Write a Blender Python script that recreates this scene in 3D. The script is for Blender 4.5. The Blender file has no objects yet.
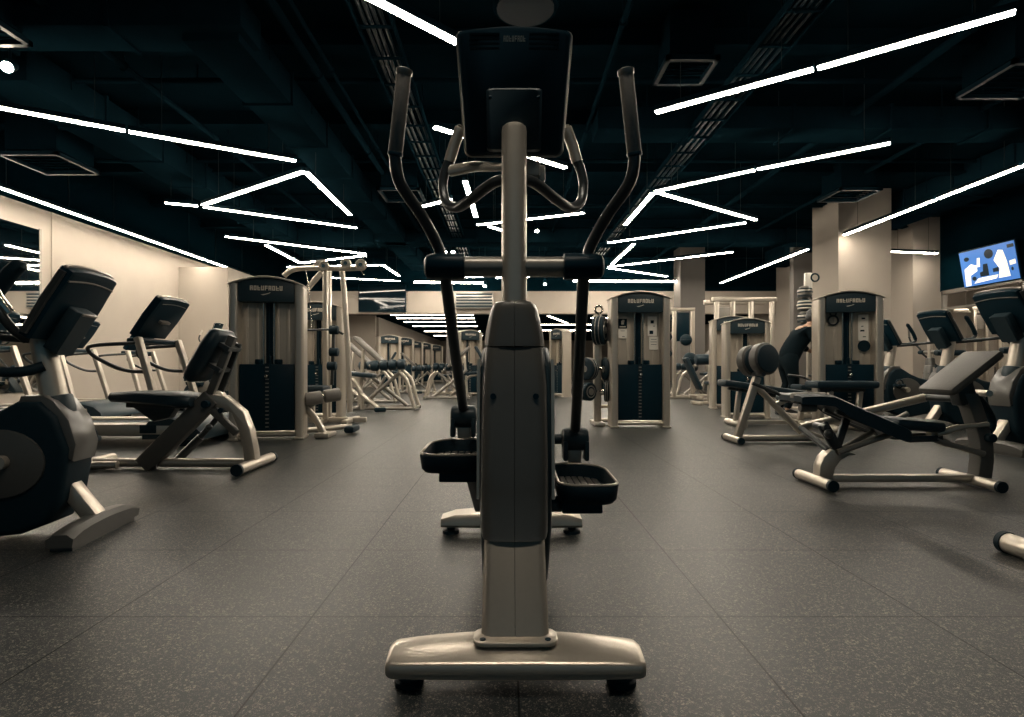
import bpy, bmesh, math, random
from mathutils import Vector, Matrix, Euler
random.seed(7)
PI = math.pi
COL = bpy.context.scene.collection
FOC, CX, HY, CAMZ = 562.0, 507.0, 366.0, 0.8

def at(px, py, Y):
    """World point seen at a photograph position, at depth Y."""
    return Vector(((px - CX) * Y / FOC, Y, CAMZ - (py - HY) * Y / FOC))

# ------------------------------------------------------------------ materials
def mat(name, col, rough=0.5, metal=0.0, spec=0.5, noise=0.0, nscale=20.0, bump=0.0, emit=None, estr=0.0, coat=0.0):
    m = bpy.data.materials.new(name); m.use_nodes = True
    nt = m.node_tree; b = nt.nodes['Principled BSDF']
    b.inputs['Base Color'].default_value = (*col, 1)
    b.inputs['Roughness'].default_value = rough
    b.inputs['Metallic'].default_value = metal
    b.inputs['Specular IOR Level'].default_value = spec
    b.inputs['Coat Weight'].default_value = coat
    if emit:
        b.inputs['Emission Color'].default_value = (*emit, 1); b.inputs['Emission Strength'].default_value = estr
    if noise or bump:
        tc = nt.nodes.new('ShaderNodeTexCoord'); n = nt.nodes.new('ShaderNodeTexNoise')
        n.inputs['Scale'].default_value = nscale; n.inputs['Detail'].default_value = 4
        nt.links.new(tc.outputs['Object'], n.inputs['Vector'])
        if noise:
            mx = nt.nodes.new('ShaderNodeMix'); mx.data_type = 'RGBA'
            mx.inputs[6].default_value = (*[c * (1 - noise) for c in col], 1)
            mx.inputs[7].default_value = (*[min(1, c * (1 + noise)) for c in col], 1)
            nt.links.new(n.outputs['Fac'], mx.inputs[0]); nt.links.new(mx.outputs[2], b.inputs['Base Color'])
        if bump:
            bp = nt.nodes.new('ShaderNodeBump'); bp.inputs['Strength'].default_value = bump
            bp.inputs['Distance'].default_value = 0.004
            nt.links.new(n.outputs['Fac'], bp.inputs['Height']); nt.links.new(bp.outputs['Normal'], b.inputs['Normal'])
    return m

M = dict(
    wall=mat('wall_paint', (.41, .365, .312), .85, noise=.05, nscale=3, bump=.1),
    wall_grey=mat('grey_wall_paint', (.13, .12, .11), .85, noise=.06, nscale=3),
    soffit=mat('black_soffit_paint', (.0016, .0105, .0165), .85, spec=0, noise=.2, nscale=4),
    ceil=mat('black_ceiling_paint', (.0032, .0130, .0195), .95, spec=0, noise=.3, nscale=2, bump=.3),
    duct=mat('black_duct_paint', (.0052, .0185, .0275), .75, spec=0, noise=.25, nscale=5),
    black=mat('black_plastic', (.003, .017, .027), .36, spec=.14, noise=.15, nscale=30, bump=.05),
    gloss=mat('gloss_black_plastic', (.006, .012, .015), .2, noise=.1, nscale=8),
    rubber=mat('black_rubber', (.003, .015, .023), .6, spec=.2, noise=.2, nscale=40, bump=.1),
    pad=mat('black_vinyl_padding', (.006, .019, .028), .42, spec=.3, noise=.15, nscale=60, bump=.15),
    padgrey=mat('charcoal_vinyl_padding', (.06, .058, .052), .5, noise=.15, nscale=60, bump=.15),
    char=mat('charcoal_plastic', (.015, .031, .040), .42, spec=.3, noise=.1, nscale=25),
    gun=mat('gunmetal_paint', (.085, .084, .078), .38, .2, noise=.08, nscale=40),
    shroud=mat('graphite_plastic', (.078, .077, .071), .30, noise=.08, nscale=20, coat=.15),
    silver=mat('silver_powder_coat', (.50, .455, .39), .30, .62, noise=.06, nscale=60),
    dsilver=mat('grey_metal_paint', (.25, .235, .21), .33, .5, noise=.08, nscale=50),
    mast=mat('brushed_mast_metal', (.46, .42, .36), .30, .55, noise=.05, nscale=40),
    dtube=mat('dark_metal_tube', (.035, .041, .043), .3, .3, noise=.1, nscale=30),
    grip=mat('grey_foam_grip', (.15, .14, .125), .55, noise=.15, nscale=80, bump=.2),
    chrome=mat('chrome', (.7, .64, .56), .15, 1.0, noise=.04, nscale=20),
    panel=mat('tan_shield_panel', (.50, .44, .36), .4, .3, noise=.06, nscale=6),
    white=mat('white_paper', (.82, .78, .7), .7, noise=.04, nscale=50),
    lightmark=mat('pale_lettering', (.62, .56, .47), .6, noise=.05, nscale=40),
    mirror=mat('mirror_glass', (.75, .75, .74), .02, 1.0, noise=.01, nscale=1),
    screen=mat('dark_screen_glass', (.003, .010, .015), .05, spec=.3, noise=.1, nscale=3),
    skin=mat('skin', (.36, .22, .15), .55, noise=.08, nscale=30),
    hair=mat('dark_hair', (.008, .010, .011), .5, noise=.3, nscale=80),
    shirt=mat('black_cloth', (.003, .008, .011), .9, spec=.1, noise=.2, nscale=60, bump=.2),
    cloth2=mat('charcoal_cloth', (.02, .024, .026), .85, noise=.2, nscale=60, bump=.2),
    led=mat('lit_led_diffuser', (.9, .85, .75), .5, emit=(1.0, .88, .72), estr=66, noise=.01),
    farled=mat('lit_far_led_diffuser', (.9, .85, .75), .5, emit=(1.0, .87, .70), estr=22, noise=.01),
    spotled=mat('lit_spot_lens', (.9, .85, .75), .5, emit=(1.0, .87, .68), estr=60, noise=.01),
    tvblue=mat('lit_screen_blue', (.05, .15, .4), .3, emit=(.05, .16, .44), estr=1.0, noise=.01),
    tvwhite=mat('lit_screen_white', (.8, .8, .75), .3, emit=(.78, .72, .62), estr=1.0, noise=.01),
    tvdark=mat('dark_screen_picture', (.004, .01, .014), .3, emit=(.006, .012, .016), estr=1.0, noise=.01),
)

def glass_mat():
    m = bpy.data.materials.new('clear_partition_glass'); m.use_nodes = True
    nt = m.node_tree; nt.nodes.clear()
    o = nt.nodes.new('ShaderNodeOutputMaterial'); mx = nt.nodes.new('ShaderNodeMixShader')
    t = nt.nodes.new('ShaderNodeBsdfTransparent'); g = nt.nodes.new('ShaderNodeBsdfGlossy')
    g.inputs['Roughness'].default_value = .03; g.inputs['Color'].default_value = (.8, .8, .8, 1)
    mx.inputs[0].default_value = .05
    nt.links.new(t.outputs[0], mx.inputs[1]); nt.links.new(g.outputs[0], mx.inputs[2])
    nt.links.new(mx.outputs[0], o.inputs[0])
    return m
M['glass'] = glass_mat()

def floor_mat():
    m = bpy.data.materials.new('speckled_rubber_tiles'); m.use_nodes = True
    nt = m.node_tree; N = nt.nodes.new; L = nt.links.new; b = nt.nodes['Principled BSDF']
    tc = N('ShaderNodeTexCoord')
    # joints
    sx = N('ShaderNodeSeparateXYZ'); L(tc.outputs['Object'], sx.inputs[0])
    def joint(sock, off):
        a = N('ShaderNodeMath'); a.operation = 'ADD'; a.inputs[1].default_value = off; L(sock, a.inputs[0])
        p = N('ShaderNodeMath'); p.operation = 'PINGPONG'; p.inputs[1].default_value = .325; L(a.outputs[0], p.inputs[0])
        l = N('ShaderNodeMath'); l.operation = 'LESS_THAN'; l.inputs[1].default_value = .0026; L(p.outputs[0], l.inputs[0])
        return l
    jx = joint(sx.outputs[0], -.028 + 13.0); jy = joint(sx.outputs[1], -2.443 + 13.0)
    jm = N('ShaderNodeMath'); jm.operation = 'MAXIMUM'; L(jx.outputs[0], jm.inputs[0]); L(jy.outputs[0], jm.inputs[1])
    # speckles
    def speck(scale, th, seed):
        mp = N('ShaderNodeMapping'); mp.inputs['Location'].default_value = (seed, seed * 2, 0); L(tc.outputs['Object'], mp.inputs[0])
        nz = N('ShaderNodeTexNoise'); nz.inputs['Scale'].default_value = scale * 1.2; L(mp.outputs[0], nz.inputs['Vector'])
        ad = N('ShaderNodeMix'); ad.data_type = 'RGBA'; ad.inputs[0].default_value = .02
        L(mp.outputs[0], ad.inputs[6]); L(nz.outputs['Color'], ad.inputs[7])
        v = N('ShaderNodeTexVoronoi'); v.inputs['Scale'].default_value = scale; L(ad.outputs[2], v.inputs['Vector'])
        r = N('ShaderNodeMath'); r.operation = 'LESS_THAN'; r.inputs[1].default_value = th; L(v.outputs['Distance'], r.inputs[0])
        s = N('ShaderNodeSeparateColor'); L(v.outputs['Color'], s.inputs[0])
        g = N('ShaderNodeMath'); g.operation = 'LESS_THAN'; g.inputs[1].default_value = .36; L(s.outputs[0], g.inputs[0])
        mu = N('ShaderNodeMath'); mu.operation = 'MULTIPLY'; L(r.outputs[0], mu.inputs[0]); L(g.outputs[0], mu.inputs[1])
        return mu
    s1 = speck(110, .34, 3.1); s2 = speck(210, .40, 7.7)
    sm = N('ShaderNodeMath'); sm.operation = 'MAXIMUM'; L(s1.outputs[0], sm.inputs[0]); L(s2.outputs[0], sm.inputs[1])
    n = N('ShaderNodeTexNoise'); n.inputs['Scale'].default_value = 1.3; n.inputs['Detail'].default_value = 5; L(tc.outputs['Object'], n.inputs['Vector'])
    c0 = N('ShaderNodeMix'); c0.data_type = 'RGBA'
    c0.inputs[6].default_value = (.0035, .0090, .0125, 1); c0.inputs[7].default_value = (.0065, .0140, .0180, 1); L(n.outputs['Fac'], c0.inputs[0])
    c1 = N('ShaderNodeMix'); c1.data_type = 'RGBA'; c1.inputs[7].default_value = (.21, .19, .16, 1)
    L(c0.outputs[2], c1.inputs[6]); L(sm.outputs[0], c1.inputs[0])
    c2 = N('ShaderNodeMix'); c2.data_type = 'RGBA'; c2.inputs[7].default_value = (.006, .008, .009, 1)
    L(c1.outputs[2], c2.inputs[6]); L(jm.outputs[0], c2.inputs[0]); L(c2.outputs[2], b.inputs['Base Color'])
    b.inputs['Roughness'].default_value = .40
    js = N('ShaderNodeMath'); js.operation = 'MULTIPLY_ADD'; js.inputs[1].default_value = -.24; js.inputs[2].default_value = .32; L(jm.outputs[0], js.inputs[0])
    L(js.outputs[0], b.inputs['Specular IOR Level'])
    fn = N('ShaderNodeTexNoise'); fn.inputs['Scale'].default_value = 260; L(tc.outputs['Object'], fn.inputs['Vector'])
    bp = N('ShaderNodeBump'); bp.inputs['Strength'].default_value = .22; bp.inputs['Distance'].default_value = .003
    L(fn.outputs['Fac'], bp.inputs['Height']); L(bp.outputs['Normal'], b.inputs['Normal'])
    return m
M['floor'] = floor_mat()

# ------------------------------------------------------------------ mesh builder
class MB:
    def __init__(s): s.bm = bmesh.new()
    def _xf(s, vs, c, rot):
        m = Matrix.Translation(Vector(c))
        if rot is not None:
            m = m @ (rot.to_4x4() if isinstance(rot, Matrix) else Euler(rot).to_matrix().to_4x4())
        bmesh.ops.transform(s.bm, matrix=m, verts=vs)
    def box(s, c, d, rot=None, bev=0.0, seg=2):
        r = bmesh.ops.create_cube(s.bm, size=1.0); vs = r['verts']
        bmesh.ops.scale(s.bm, vec=Vector(d), verts=vs)
        if bev > 0:
            bev = min(bev, min(d) * .49)
            es = list({e for v in vs for e in v.link_edges})
            rr = bmesh.ops.bevel(s.bm, geom=es, offset=bev, segments=seg, profile=.5, affect='EDGES', clamp_overlap=True)
            vs = list({v for f in rr['faces'] for v in f.verts} | {v for v in vs if v.is_valid})
            # all verts of the island
            seen = set(vs); st = list(vs)
            while st:
                v = st.pop()
                for e in v.link_edges:
                    o = e.other_vert(v)
                    if o not in seen: seen.add(o); st.append(o)
            vs = list(seen)
        s._xf(vs, c, rot); return s
    def beam(s, p0, p1, w, h, bev=0.0, up=(0, 0, 1)):
        """Box-section bar between two points; w across, h in the up direction."""
        p0, p1 = Vector(p0), Vector(p1); d = p1 - p0; L = d.length; z = d.normalized()
        u = Vector(up)
        if abs(z.dot(u)) > .98: u = Vector((0, 1, 0))
        x = u.cross(z).normalized(); y = z.cross(x)
        m = Matrix((x, y, z)).transposed()
        return s.box((p0 + p1) / 2, (w, h, L), m, bev)
    def tube(s, pts, r, n=10, cap=True, smooth=0, flat=1.0):
        pts = [Vector(p) for p in pts]
        rs = list(r) if isinstance(r, (list, tuple)) else [r] * len(pts)
        if smooth and len(pts) > 2:
            P, Rr = [], []
            k = len(pts)
            for i in range(k - 1):
                p0, p1, p2, p3 = pts[max(i - 1, 0)], pts[i], pts[i + 1], pts[min(i + 2, k - 1)]
                for j in range(smooth):
                    t = j / smooth
                    P.append(.5 * ((2 * p1) + (p2 - p0) * t + (2 * p0 - 5 * p1 + 4 * p2 - p3) * t * t + (3 * p1 - p0 - 3 * p2 + p3) * t ** 3))
                    Rr.append(rs[i] * (1 - t) + rs[i + 1] * t)
            P.append(pts[-1]); Rr.append(rs[-1]); pts, rs = P, Rr
        k = len(pts); tang = []
        for i in range(k):
            a = pts[max(i - 1, 0)]; b = pts[min(i + 1, k - 1)]; d = b - a
            tang.append(d.normalized() if d.length > 1e-9 else Vector((0, 0, 1)))
        t0 = tang[0]; u = t0.orthogonal().normalized(); rings = []
        for i in range(k):
            t = tang[i]; u = (u - t * u.dot(t))
            u = u.normalized() if u.length > 1e-6 else t.orthogonal().normalized()
            v = t.cross(u)
            rings.append([s.bm.verts.new(pts[i] + u * rs[i] * math.cos(2 * PI * j / n) + v * rs[i] * flat * math.sin(2 * PI * j / n)) for j in range(n)])
        for a, b in zip(rings, rings[1:]):
            for j in range(n): s.bm.faces.new((a[j], a[(j + 1) % n], b[(j + 1) % n], b[j]))
        if cap: s.bm.faces.new(rings[0][::-1]); s.bm.faces.new(rings[-1])
        return s
    def cyl(s, p0, p1, r, n=20, bev=0.0):
        p0, p1 = Vector(p0), Vector(p1)
        if bev <= 0: return s.tube([p0, p1], r, n)
        d = (p1 - p0).normalized()
        return s.tube([p0, p0 + d * .0005, p0 + d * bev * .3, p0 + d * bev, p1 - d * bev, p1 - d * bev * .3, p1 - d * .0005, p1],
                      [r - bev, r - bev * .9, r - bev * .3, r, r, r - bev * .3, r - bev * .9, r - bev], n)
    def prism(s, poly, axis, lo, hi, bev=0.0, seg=2):
        """Extrude a 2D outline; axis 'x' outlines are (y,z), 'y' are (x,z), 'z' are (x,y)."""
        f = {'x': lambda p, t: (t, p[0], p[1]), 'y': lambda p, t: (p[0], t, p[1]), 'z': lambda p, t: (p[0], p[1], t)}[axis]
        a = [s.bm.verts.new(f(p, lo)) for p in poly]; b = [s.bm.verts.new(f(p, hi)) for p in poly]
        fs = [s.bm.faces.new(a), s.bm.faces.new(b[::-1])]; k = len(poly)
        for i in range(k): fs.append(s.bm.faces.new((a[i], b[i], b[(i + 1) % k], a[(i + 1) % k])))
        bmesh.ops.recalc_face_normals(s.bm, faces=fs)
        if bev > 0:
            es = list({e for f2 in fs[:2] for e in f2.edges})
            bmesh.ops.bevel(s.bm, geom=es, offset=bev, segments=seg, profile=.5, affect='EDGES', clamp_overlap=True)
        return s
    def loft(s, rings, cap=True):
        R = [[s.bm.verts.new(p) for p in r] for r in rings]; n = len(R[0]); fs = []
        for a, b in zip(R, R[1:]):
            for j in range(n): fs.append(s.bm.faces.new((a[j], a[(j + 1) % n], b[(j + 1) % n], b[j])))
        if cap: fs.append(s.bm.faces.new(R[0][::-1])); fs.append(s.bm.faces.new(R[-1]))
        bmesh.ops.recalc_face_normals(s.bm, faces=fs); return s
    def ball(s, c, r, sx=1, sy=1, sz=1, rot=None, u=16, v=10):
        r0 = bmesh.ops.create_uvsphere(s.bm, u_segments=u, v_segments=v, radius=r)
        bmesh.ops.scale(s.bm, vec=Vector((sx, sy, sz)), verts=r0['verts']); s._xf(r0['verts'], c, rot); return s
    def torus(s, c, R, r, axis='x', n=24, m=8):
        pts = []
        for i in range(n + 1):
            a = 2 * PI * i / n; q = {'x': (0, math.cos(a), math.sin(a)), 'y': (math.cos(a), 0, math.sin(a)), 'z': (math.cos(a), math.sin(a), 0)}[axis]
            pts.append(Vector(c) + Vector(q) * R)
        return s.tube(pts, r, m, cap=False)
    def each(s, name, material, parent=None, off=None, angle=38):
        """One object per loose piece."""
        bm = s.bm; bm.verts.ensure_lookup_table(); seen = set(); out = []
        for v0 in bm.verts:
            if v0 in seen: continue
            seen.add(v0); st = [v0]; isl = []
            while st:
                v = st.pop(); isl.append(v)
                for e in v.link_edges:
                    o = e.other_vert(v)
                    if o not in seen: seen.add(o); st.append(o)
            m = MB(); mp = {v: m.bm.verts.new(v.co) for v in isl}
            for f in {f for v in isl for f in v.link_faces}: m.bm.faces.new([mp[v] for v in f.verts])
            out.append(m.build(name, material, parent, off, angle))
        bm.free(); return out
    def build(s, name, material, parent=None, off=None, angle=38):
        me = bpy.data.meshes.new(name)
        if off is not None: bmesh.ops.translate(s.bm, vec=-Vector(off), verts=s.bm.verts)
        bmesh.ops.recalc_face_normals(s.bm, faces=s.bm.faces)
        s.bm.to_mesh(me); s.bm.free()
        me.materials.append(M[material] if isinstance(material, str) else material)
        me.shade_smooth(); me.set_sharp_from_angle(angle=math.radians(angle))
        o = bpy.data.objects.new(name, me); COL.objects.link(o)
        if parent is not None: o.parent = parent
        return o

def tag(o, label=None, cat=None, group=None, kind=None):
    if label: o['label'] = label
    if cat: o['category'] = cat
    if group: o['group'] = group
    if kind: o['kind'] = kind
    return o
def thing(name, label, cat, loc=(0, 0, 0), rz=0.0, group=None):
    o = bpy.data.objects.new(name, None); COL.objects.link(o); o.empty_display_size = .1
    o.location = loc; o.rotation_euler = (0, 0, rz)
    return tag(o, label, cat, group)
def struct(name, mb, m, label=None):
    return tag(mb.build(name, m), label, None, None, 'structure')
def single(name, mb, m, label, cat, loc, group=None):
    """A thing that is one mesh, built in world coordinates, origin at loc."""
    o = mb.build(name, m, None, off=loc); o.location = loc
    return tag(o, label, cat, group)
KIDS = {}
def kids(o):
    if o.name not in KIDS: KIDS[o.name] = [c for c in bpy.data.objects if c.parent is o]
    return KIDS[o.name]
def copy_tree(o, label=None, loc=None, rz=None, scale=None, group=None, skip=()):
    c = o.copy(); COL.objects.link(c)
    if label: c['label'] = label
    if group: c['group'] = group
    if loc is not None: c.location = loc
    if rz is not None: c.rotation_euler = (0, 0, rz)
    if scale is not None: c.scale = (scale,) * 3 if not isinstance(scale, tuple) else scale
    for ch in list(kids(o)):
        if ch.name.split('.')[0] in skip: continue
        d = ch.copy(); COL.objects.link(d); d.parent = c
        for g in list(kids(ch)):
            e = g.copy(); COL.objects.link(e); e.parent = d
    return c

def arc(cx, cy, r, a0, a1, n):
    return [(cx + r * math.cos(math.radians(a0 + (a1 - a0) * i / n)), cy + r * math.sin(math.radians(a0 + (a1 - a0) * i / n))) for i in range(n + 1)]
def rrect(x0, x1, y0, y1, r, n=4):
    return arc(x1 - r, y1 - r, r, 0, 90, n) + arc(x0 + r, y1 - r, r, 90, 180, n) + arc(x0 + r, y0 + r, r, 180, 270, n) + arc(x1 - r, y0 + r, r, 270, 360, n)

# ------------------------------------------------------------------ the room
XL, XR, YB, YBEAM, ZC = -8.3, 10.75, -4.0, 19.0, 4.5
struct('floor', MB().box((1.2, 19, -.05), (26, 47, .1)), 'floor')
struct('ceiling', MB().box((1.2, 7.5, ZC + .05), (26, 24, .1)), 'ceil')
struct('wall_left', MB().box((XL - .1, 7.6, 2.25), (.2, 23.2, 4.5)), 'wall')
struct('wall_left_return', MB().box((-7.675, 14.35, 1.65), (1.25, .3, 3.3)), 'wall')
struct('wall_left_alcove', MB().box((-7.15, 17.95, 1.65), (.2, 6.9, 3.3)), 'wall')
# band over the opening to the far room, black soffit above it
struct('wall_back_beam', MB().box((.4, 19.2, 2.95), (17.6, .4, .76)), 'wall')
struct('wall_back_soffit', MB().box((.4, 19.15, 3.93), (17.6, .3, 1.2)), 'soffit')
struct('wall_right_back', MB().box((9.15, 18.95, 2.25), (.1, 2.1, 4.5)), 'wall')
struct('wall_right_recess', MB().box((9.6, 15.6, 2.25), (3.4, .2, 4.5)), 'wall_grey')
struct('pillar_right', MB().box((7.45, 12.2, 2.25), (1.1, 1.0, 4.5)), 'wall')
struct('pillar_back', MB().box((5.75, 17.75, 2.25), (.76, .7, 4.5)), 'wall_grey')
struct('pillar_window_end', MB().box((10.45, 14.4, 2.25), (.75, .9, 4.5)), 'wall')
struct('wall_right_soffit', MB().box((XR + .1, 5, 3.57), (.2, 18.2, 1.86)), 'soffit')
# wall trims
struct('trim_1', MB().box((XL + .012, 10.25, 2.0), (.024, .05, 4.0)), 'wall')
struct('baseboard_left', MB().box((XL + .01, 5.1, .06), (.02, 18.2, .12)), 'char')
# black drop at the head of the left wall
struct('trim_2', MB().box((-8.0, 7.5, 4.05), (.6, 23, .9)), 'soffit')

mr = thing('wall_mirror', 'tall frameless mirror panel on the left wall behind the nearest bike', 'mirror', (XL + .01, 6.4, .35))
MB().box((XL + .012, 6.4, 1.78), (.02, 7.1, 2.86)).build('mirror_glass', 'mirror', mr, mr.location)
MB().box((XL + .014, 9.97, 1.78), (.03, .04, 2.9)).build('edge_trim', 'dsilver', mr, mr.location)

# window wall on the right
for i, (y0, y1) in enumerate(((11.6, 13.85), (9.2, 11.5), (6.8, 9.1))):
    w = thing('window_%d' % (i + 1), None, None, (XR, y0, 0)); w['kind'] = 'structure'
    fb = MB()
    fb.box((XR, y0 + .03, 1.32), (.1, .07, 2.64)).box((XR, y1 - .03, 1.32), (.1, .07, 2.64))
    fb.box((XR, (y0 + y1) / 2, 2.6), (.1, y1 - y0, .09)).box((XR, (y0 + y1) / 2, .05), (.1, y1 - y0, .1))
    fb.box((XR, (y0 + y1) / 2, 2.2), (.08, y1 - y0, .06))
    fb.build('frame', 'dsilver', w, w.location)
    MB().prism([(y0 + .04, .06), (y1 - .04, .06), (y1 - .04, 2.56), (y0 + .04, 2.56)], 'x', XR - .002, XR + .002).build('pane', 'glass', w, w.location)
struct('wall_beyond_window', MB().box((13.9, 7, 1.6), (.2, 22, 3.2)), 'wall')
struct('wall_beyond_window_end', MB().box((12.35, 17.0, 1.6), (3.1, .2, 3.2)), 'wall')
struct('ceiling_beyond_window', MB().box((12.4, 7, 3.1), (3.0, 22, .1)), 'wall_grey')
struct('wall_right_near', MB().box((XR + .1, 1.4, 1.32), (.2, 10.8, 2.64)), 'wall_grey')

# the far room
struct('ceiling_far', MB().box((.9, 30.8, 2.75), (18, 23, .1)), 'ceil')
struct('wall_far_left', MB().box((-5.15, 32, 1.35), (.3, 20.2, 2.7)), 'wall')
struct('wall_far_left_panel', MB().box((-6.1, 21.2, 1.35), (2.3, .2, 2.7)), 'wall')
struct('wall_far_back', MB().box((1.5, 42.2, 1.35), (16, .2, 2.7)), 'wall')
struct('wall_far_right', MB().box((9.2, 31, 1.35), (.2, 22, 2.7)), 'wall')
struct('pillar_far', MB().box((-1.95, 19.9, 1.7), (.35, .4, 2.0 + 1.4)), 'wall_grey')
for i, y in enumerate((20.2, 21.6, 23.4, 25.9, 29.8, 34.0)):
    x0 = -4.2 - i * .05; x1 = x0 + 3.0
    t = thing('far_strip_light', None, 'light', ((x0 + x1) / 2, y, 2.642), group='straight strip lights in the far room')
    t['label'] = ['first straight strip light beyond the back opening, nearest the beige band', 'second straight strip light of the far room from the beige band', 'third straight strip light of the far room from the beige band',
                  'fourth straight strip light of the far room from the beige band', 'fifth straight strip light of the far room, second from its end wall', 'last straight strip light of the far room, closest to its end wall'][i]
    MB().box((0, 0, .03), (x1 - x0, .10, .05)).build('housing', 'black', t)
    MB().box((0, 0, 0), (x1 - x0 - .03, .07, .04), bev=.01).build('diffuser', 'farled', t)
for i, (xa, ya, xb, yb) in enumerate(((1.0, 25.0, 7.0, 25.0), (1.0, 29.0, 7.5, 29.0), (1.5, 20.6, 2.6, 24.2), (3.2, 21.5, 6.5, 21.5))):
    a, b = Vector((xa, ya, 2.645)), Vector((xb, yb, 2.645)); c = (a + b) / 2; d = b - a
    t = thing('far_strip_light', ['long strip light across the far room seen right of the central machine', 'farthest long strip light across the right half of the far room', 'slanted strip light in the far room just right of the central mast',
              'strip light of the far room just behind the band by the middle weight tower'][i], 'light', c, math.atan2(d.y, d.x), 'slanted and crosswise lights in the far room')
    MB().box((0, 0, .03), (d.length, .10, .05)).build('housing', 'black', t)
    MB().box((0, 0, 0), (d.length - .03, .07, .04), bev=.01).build('diffuser', 'farled', t)

# ------------------------------------------------------------------ ceiling services
def duct(name, label, p0, p1, w, h, m='duct'):
    p0, p1 = Vector(p0), Vector(p1)
    t = thing(name, label, 'duct', (p0 + p1) / 2)
    MB().beam(p0, p1, w, h, .015).build('duct_run', m, t, t.location)
    k = max(2, int((p1 - p0).length / 1.2)); d = (p1 - p0).normalized(); f = MB()
    for i in range(1, k):
        q = p0 + (p1 - p0) * i / k; f.beam(q - d * .02, q + d * .02, w + .05, h + .05)
    f.each('joint_flange', m, t, t.location)
    hb = MB()
    for i in range(1, k):
        q = p0 + (p1 - p0) * (i - .5) / k; sd = Vector((d.y, -d.x, 0)) * (w / 2 + .02)
        hb.cyl(q + sd, (q + sd).to_3d() * 1 + Vector((0, 0, ZC - q.z)), .008, 6)
        hb.cyl(q - sd, (q - sd) + Vector((0, 0, ZC - q.z)), .008, 6)
    hb.each('hanger_rod', m, t, t.location)
    return t
duct('air_duct', 'wide black air duct running back along the left of the ceiling', (-2.85, 5.4, 4.1), (-2.85, 18.5, 4.1), .55, .35)
duct('air_duct', 'black cross duct over the left foreground meeting the long duct', (-7.5, 5.5, 4.15), (-2.5, 5.5, 4.15), .45, .3)
duct('air_duct', 'black cross duct behind the longest zigzag light on the right', (1.2, 7.7, 4.1), (9.0, 7.7, 4.1), .5, .3)
duct('air_duct', 'deep black air duct high over the right wall row of bikes', (8.6, -1, 4.2), (8.6, 18, 4.2), .7, .5)
duct('air_duct', 'black air duct along the ceiling left of the left zigzag lights', (-5.6, 6.2, 4.15), (-5.6, 18.5, 4.15), .6, .4)
duct('air_duct', 'black cross duct spanning the ceiling in front of the back soffit', (-6, 14.5, 4.1), (8.4, 14.5, 4.1), .6, .35)
def tray(label, x, y0, y1, z):
    t = thing('cable_tray', label, 'cable tray', (x, (y0 + y1) / 2, z))
    b = MB()
    for s in (-1, 1): b.box((x + s * .17, (y0 + y1) / 2, z), (.02, y1 - y0, .07))
    b.each('side_rail_bar', 'duct', t, t.location)
    b = MB(); y = y0 + .15
    while y < y1: b.box((x, y, z - .02), (.33, .04, .015)); y += .55
    b.each('rung', 'duct', t, t.location)
    b = MB()
    for q in range(4): b.tube([(x - .11 + q * .07 + .02 * math.sin(k * 1.3 + q), y0 + (y1 - y0) * k / 10, z + .01) for k in range(11)], .02, 6)
    b.each('tray_cable', 'black', t, t.location)
    b = MB(); y = y0 + .6
    while y < y1:
        for s in (-1, 1): b.cyl((x + s * .17, y, z), (x + s * .17, y, ZC), .008, 6)
        y += 1.8
    b.each('hanger_rod', 'duct', t, t.location)
tray('black ladder cable tray running back right of the central machine', 2.62, 1.5, 18.5, 3.95)
tray('black ladder cable tray running back left of the central machine', -1.25, 3.0, 18.5, 4.05)
for x, y0, y1, z, r, lab in ((-2.2, 3.2, 18.5, 4.2, .045, 'black pipe along the ceiling just right of the wide left duct'), (-2.05, 3.2, 18.5, 4.25, .025, 'thin black conduit beside the ceiling pipe on the left'),
                        (1.15, 2.0, 18.5, 4.2, .03, 'thin black conduit along the ceiling right of the console'), (4.6, 2.0, 18.5, 4.15, .05, 'black sprinkler pipe running back over the right weight towers'),
                        (-4.35, 3, 18.5, 4.2, .04, 'black pipe along the ceiling over the left zigzag'), (6.3, 1.0, 18.5, 4.2, .035, 'black conduit along the ceiling over the right bench')):
    b = MB().tube([(x, y0 + (y1 - y0) * k / 6, z) for k in range(7)], r, 8)
    for k in range(6): b.cyl((x, y0 + 1 + (y1 - y0 - 1.2) * k / 6, z), (x, y0 + 1 + (y1 - y0 - 1.2) * k / 6, ZC), .008, 6); b.torus((x, y0 + 1 + (y1 - y0 - 1.2) * k / 6, z), r + .008, .008, 'y', 12, 6)
    single('ceiling_pipe', b, 'duct', lab, 'pipe', (x, (y0 + y1) / 2, z))
for y, z, lab in ((6.9, 4.3, 'black cross pipe over the nearest right zigzag light'), (9.6, 4.3, 'black cross pipe over the middle of the room'), (12.3, 4.3, 'black cross pipe in front of the right pillar')):
    b = MB().tube([(-7 + 15 * k / 8, y, z) for k in range(9)], .035, 8)
    for k in range(7): b.cyl((-6 + 2.2 * k, y, z), (-6 + 2.2 * k, y, ZC), .008, 6)
    single('ceiling_pipe', b, 'duct', lab, 'pipe', (0, y, z))
for i in range(9):
    y = 2.2 + i * 2.0
    b = MB().box((1.2, y, ZC - .1), (18.6, .1, .2)).box((1.2, y, ZC - .2), (18.6, .2, .025))
    struct('ceiling_beam_%d' % (i + 1), b, 'ceil')
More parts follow.
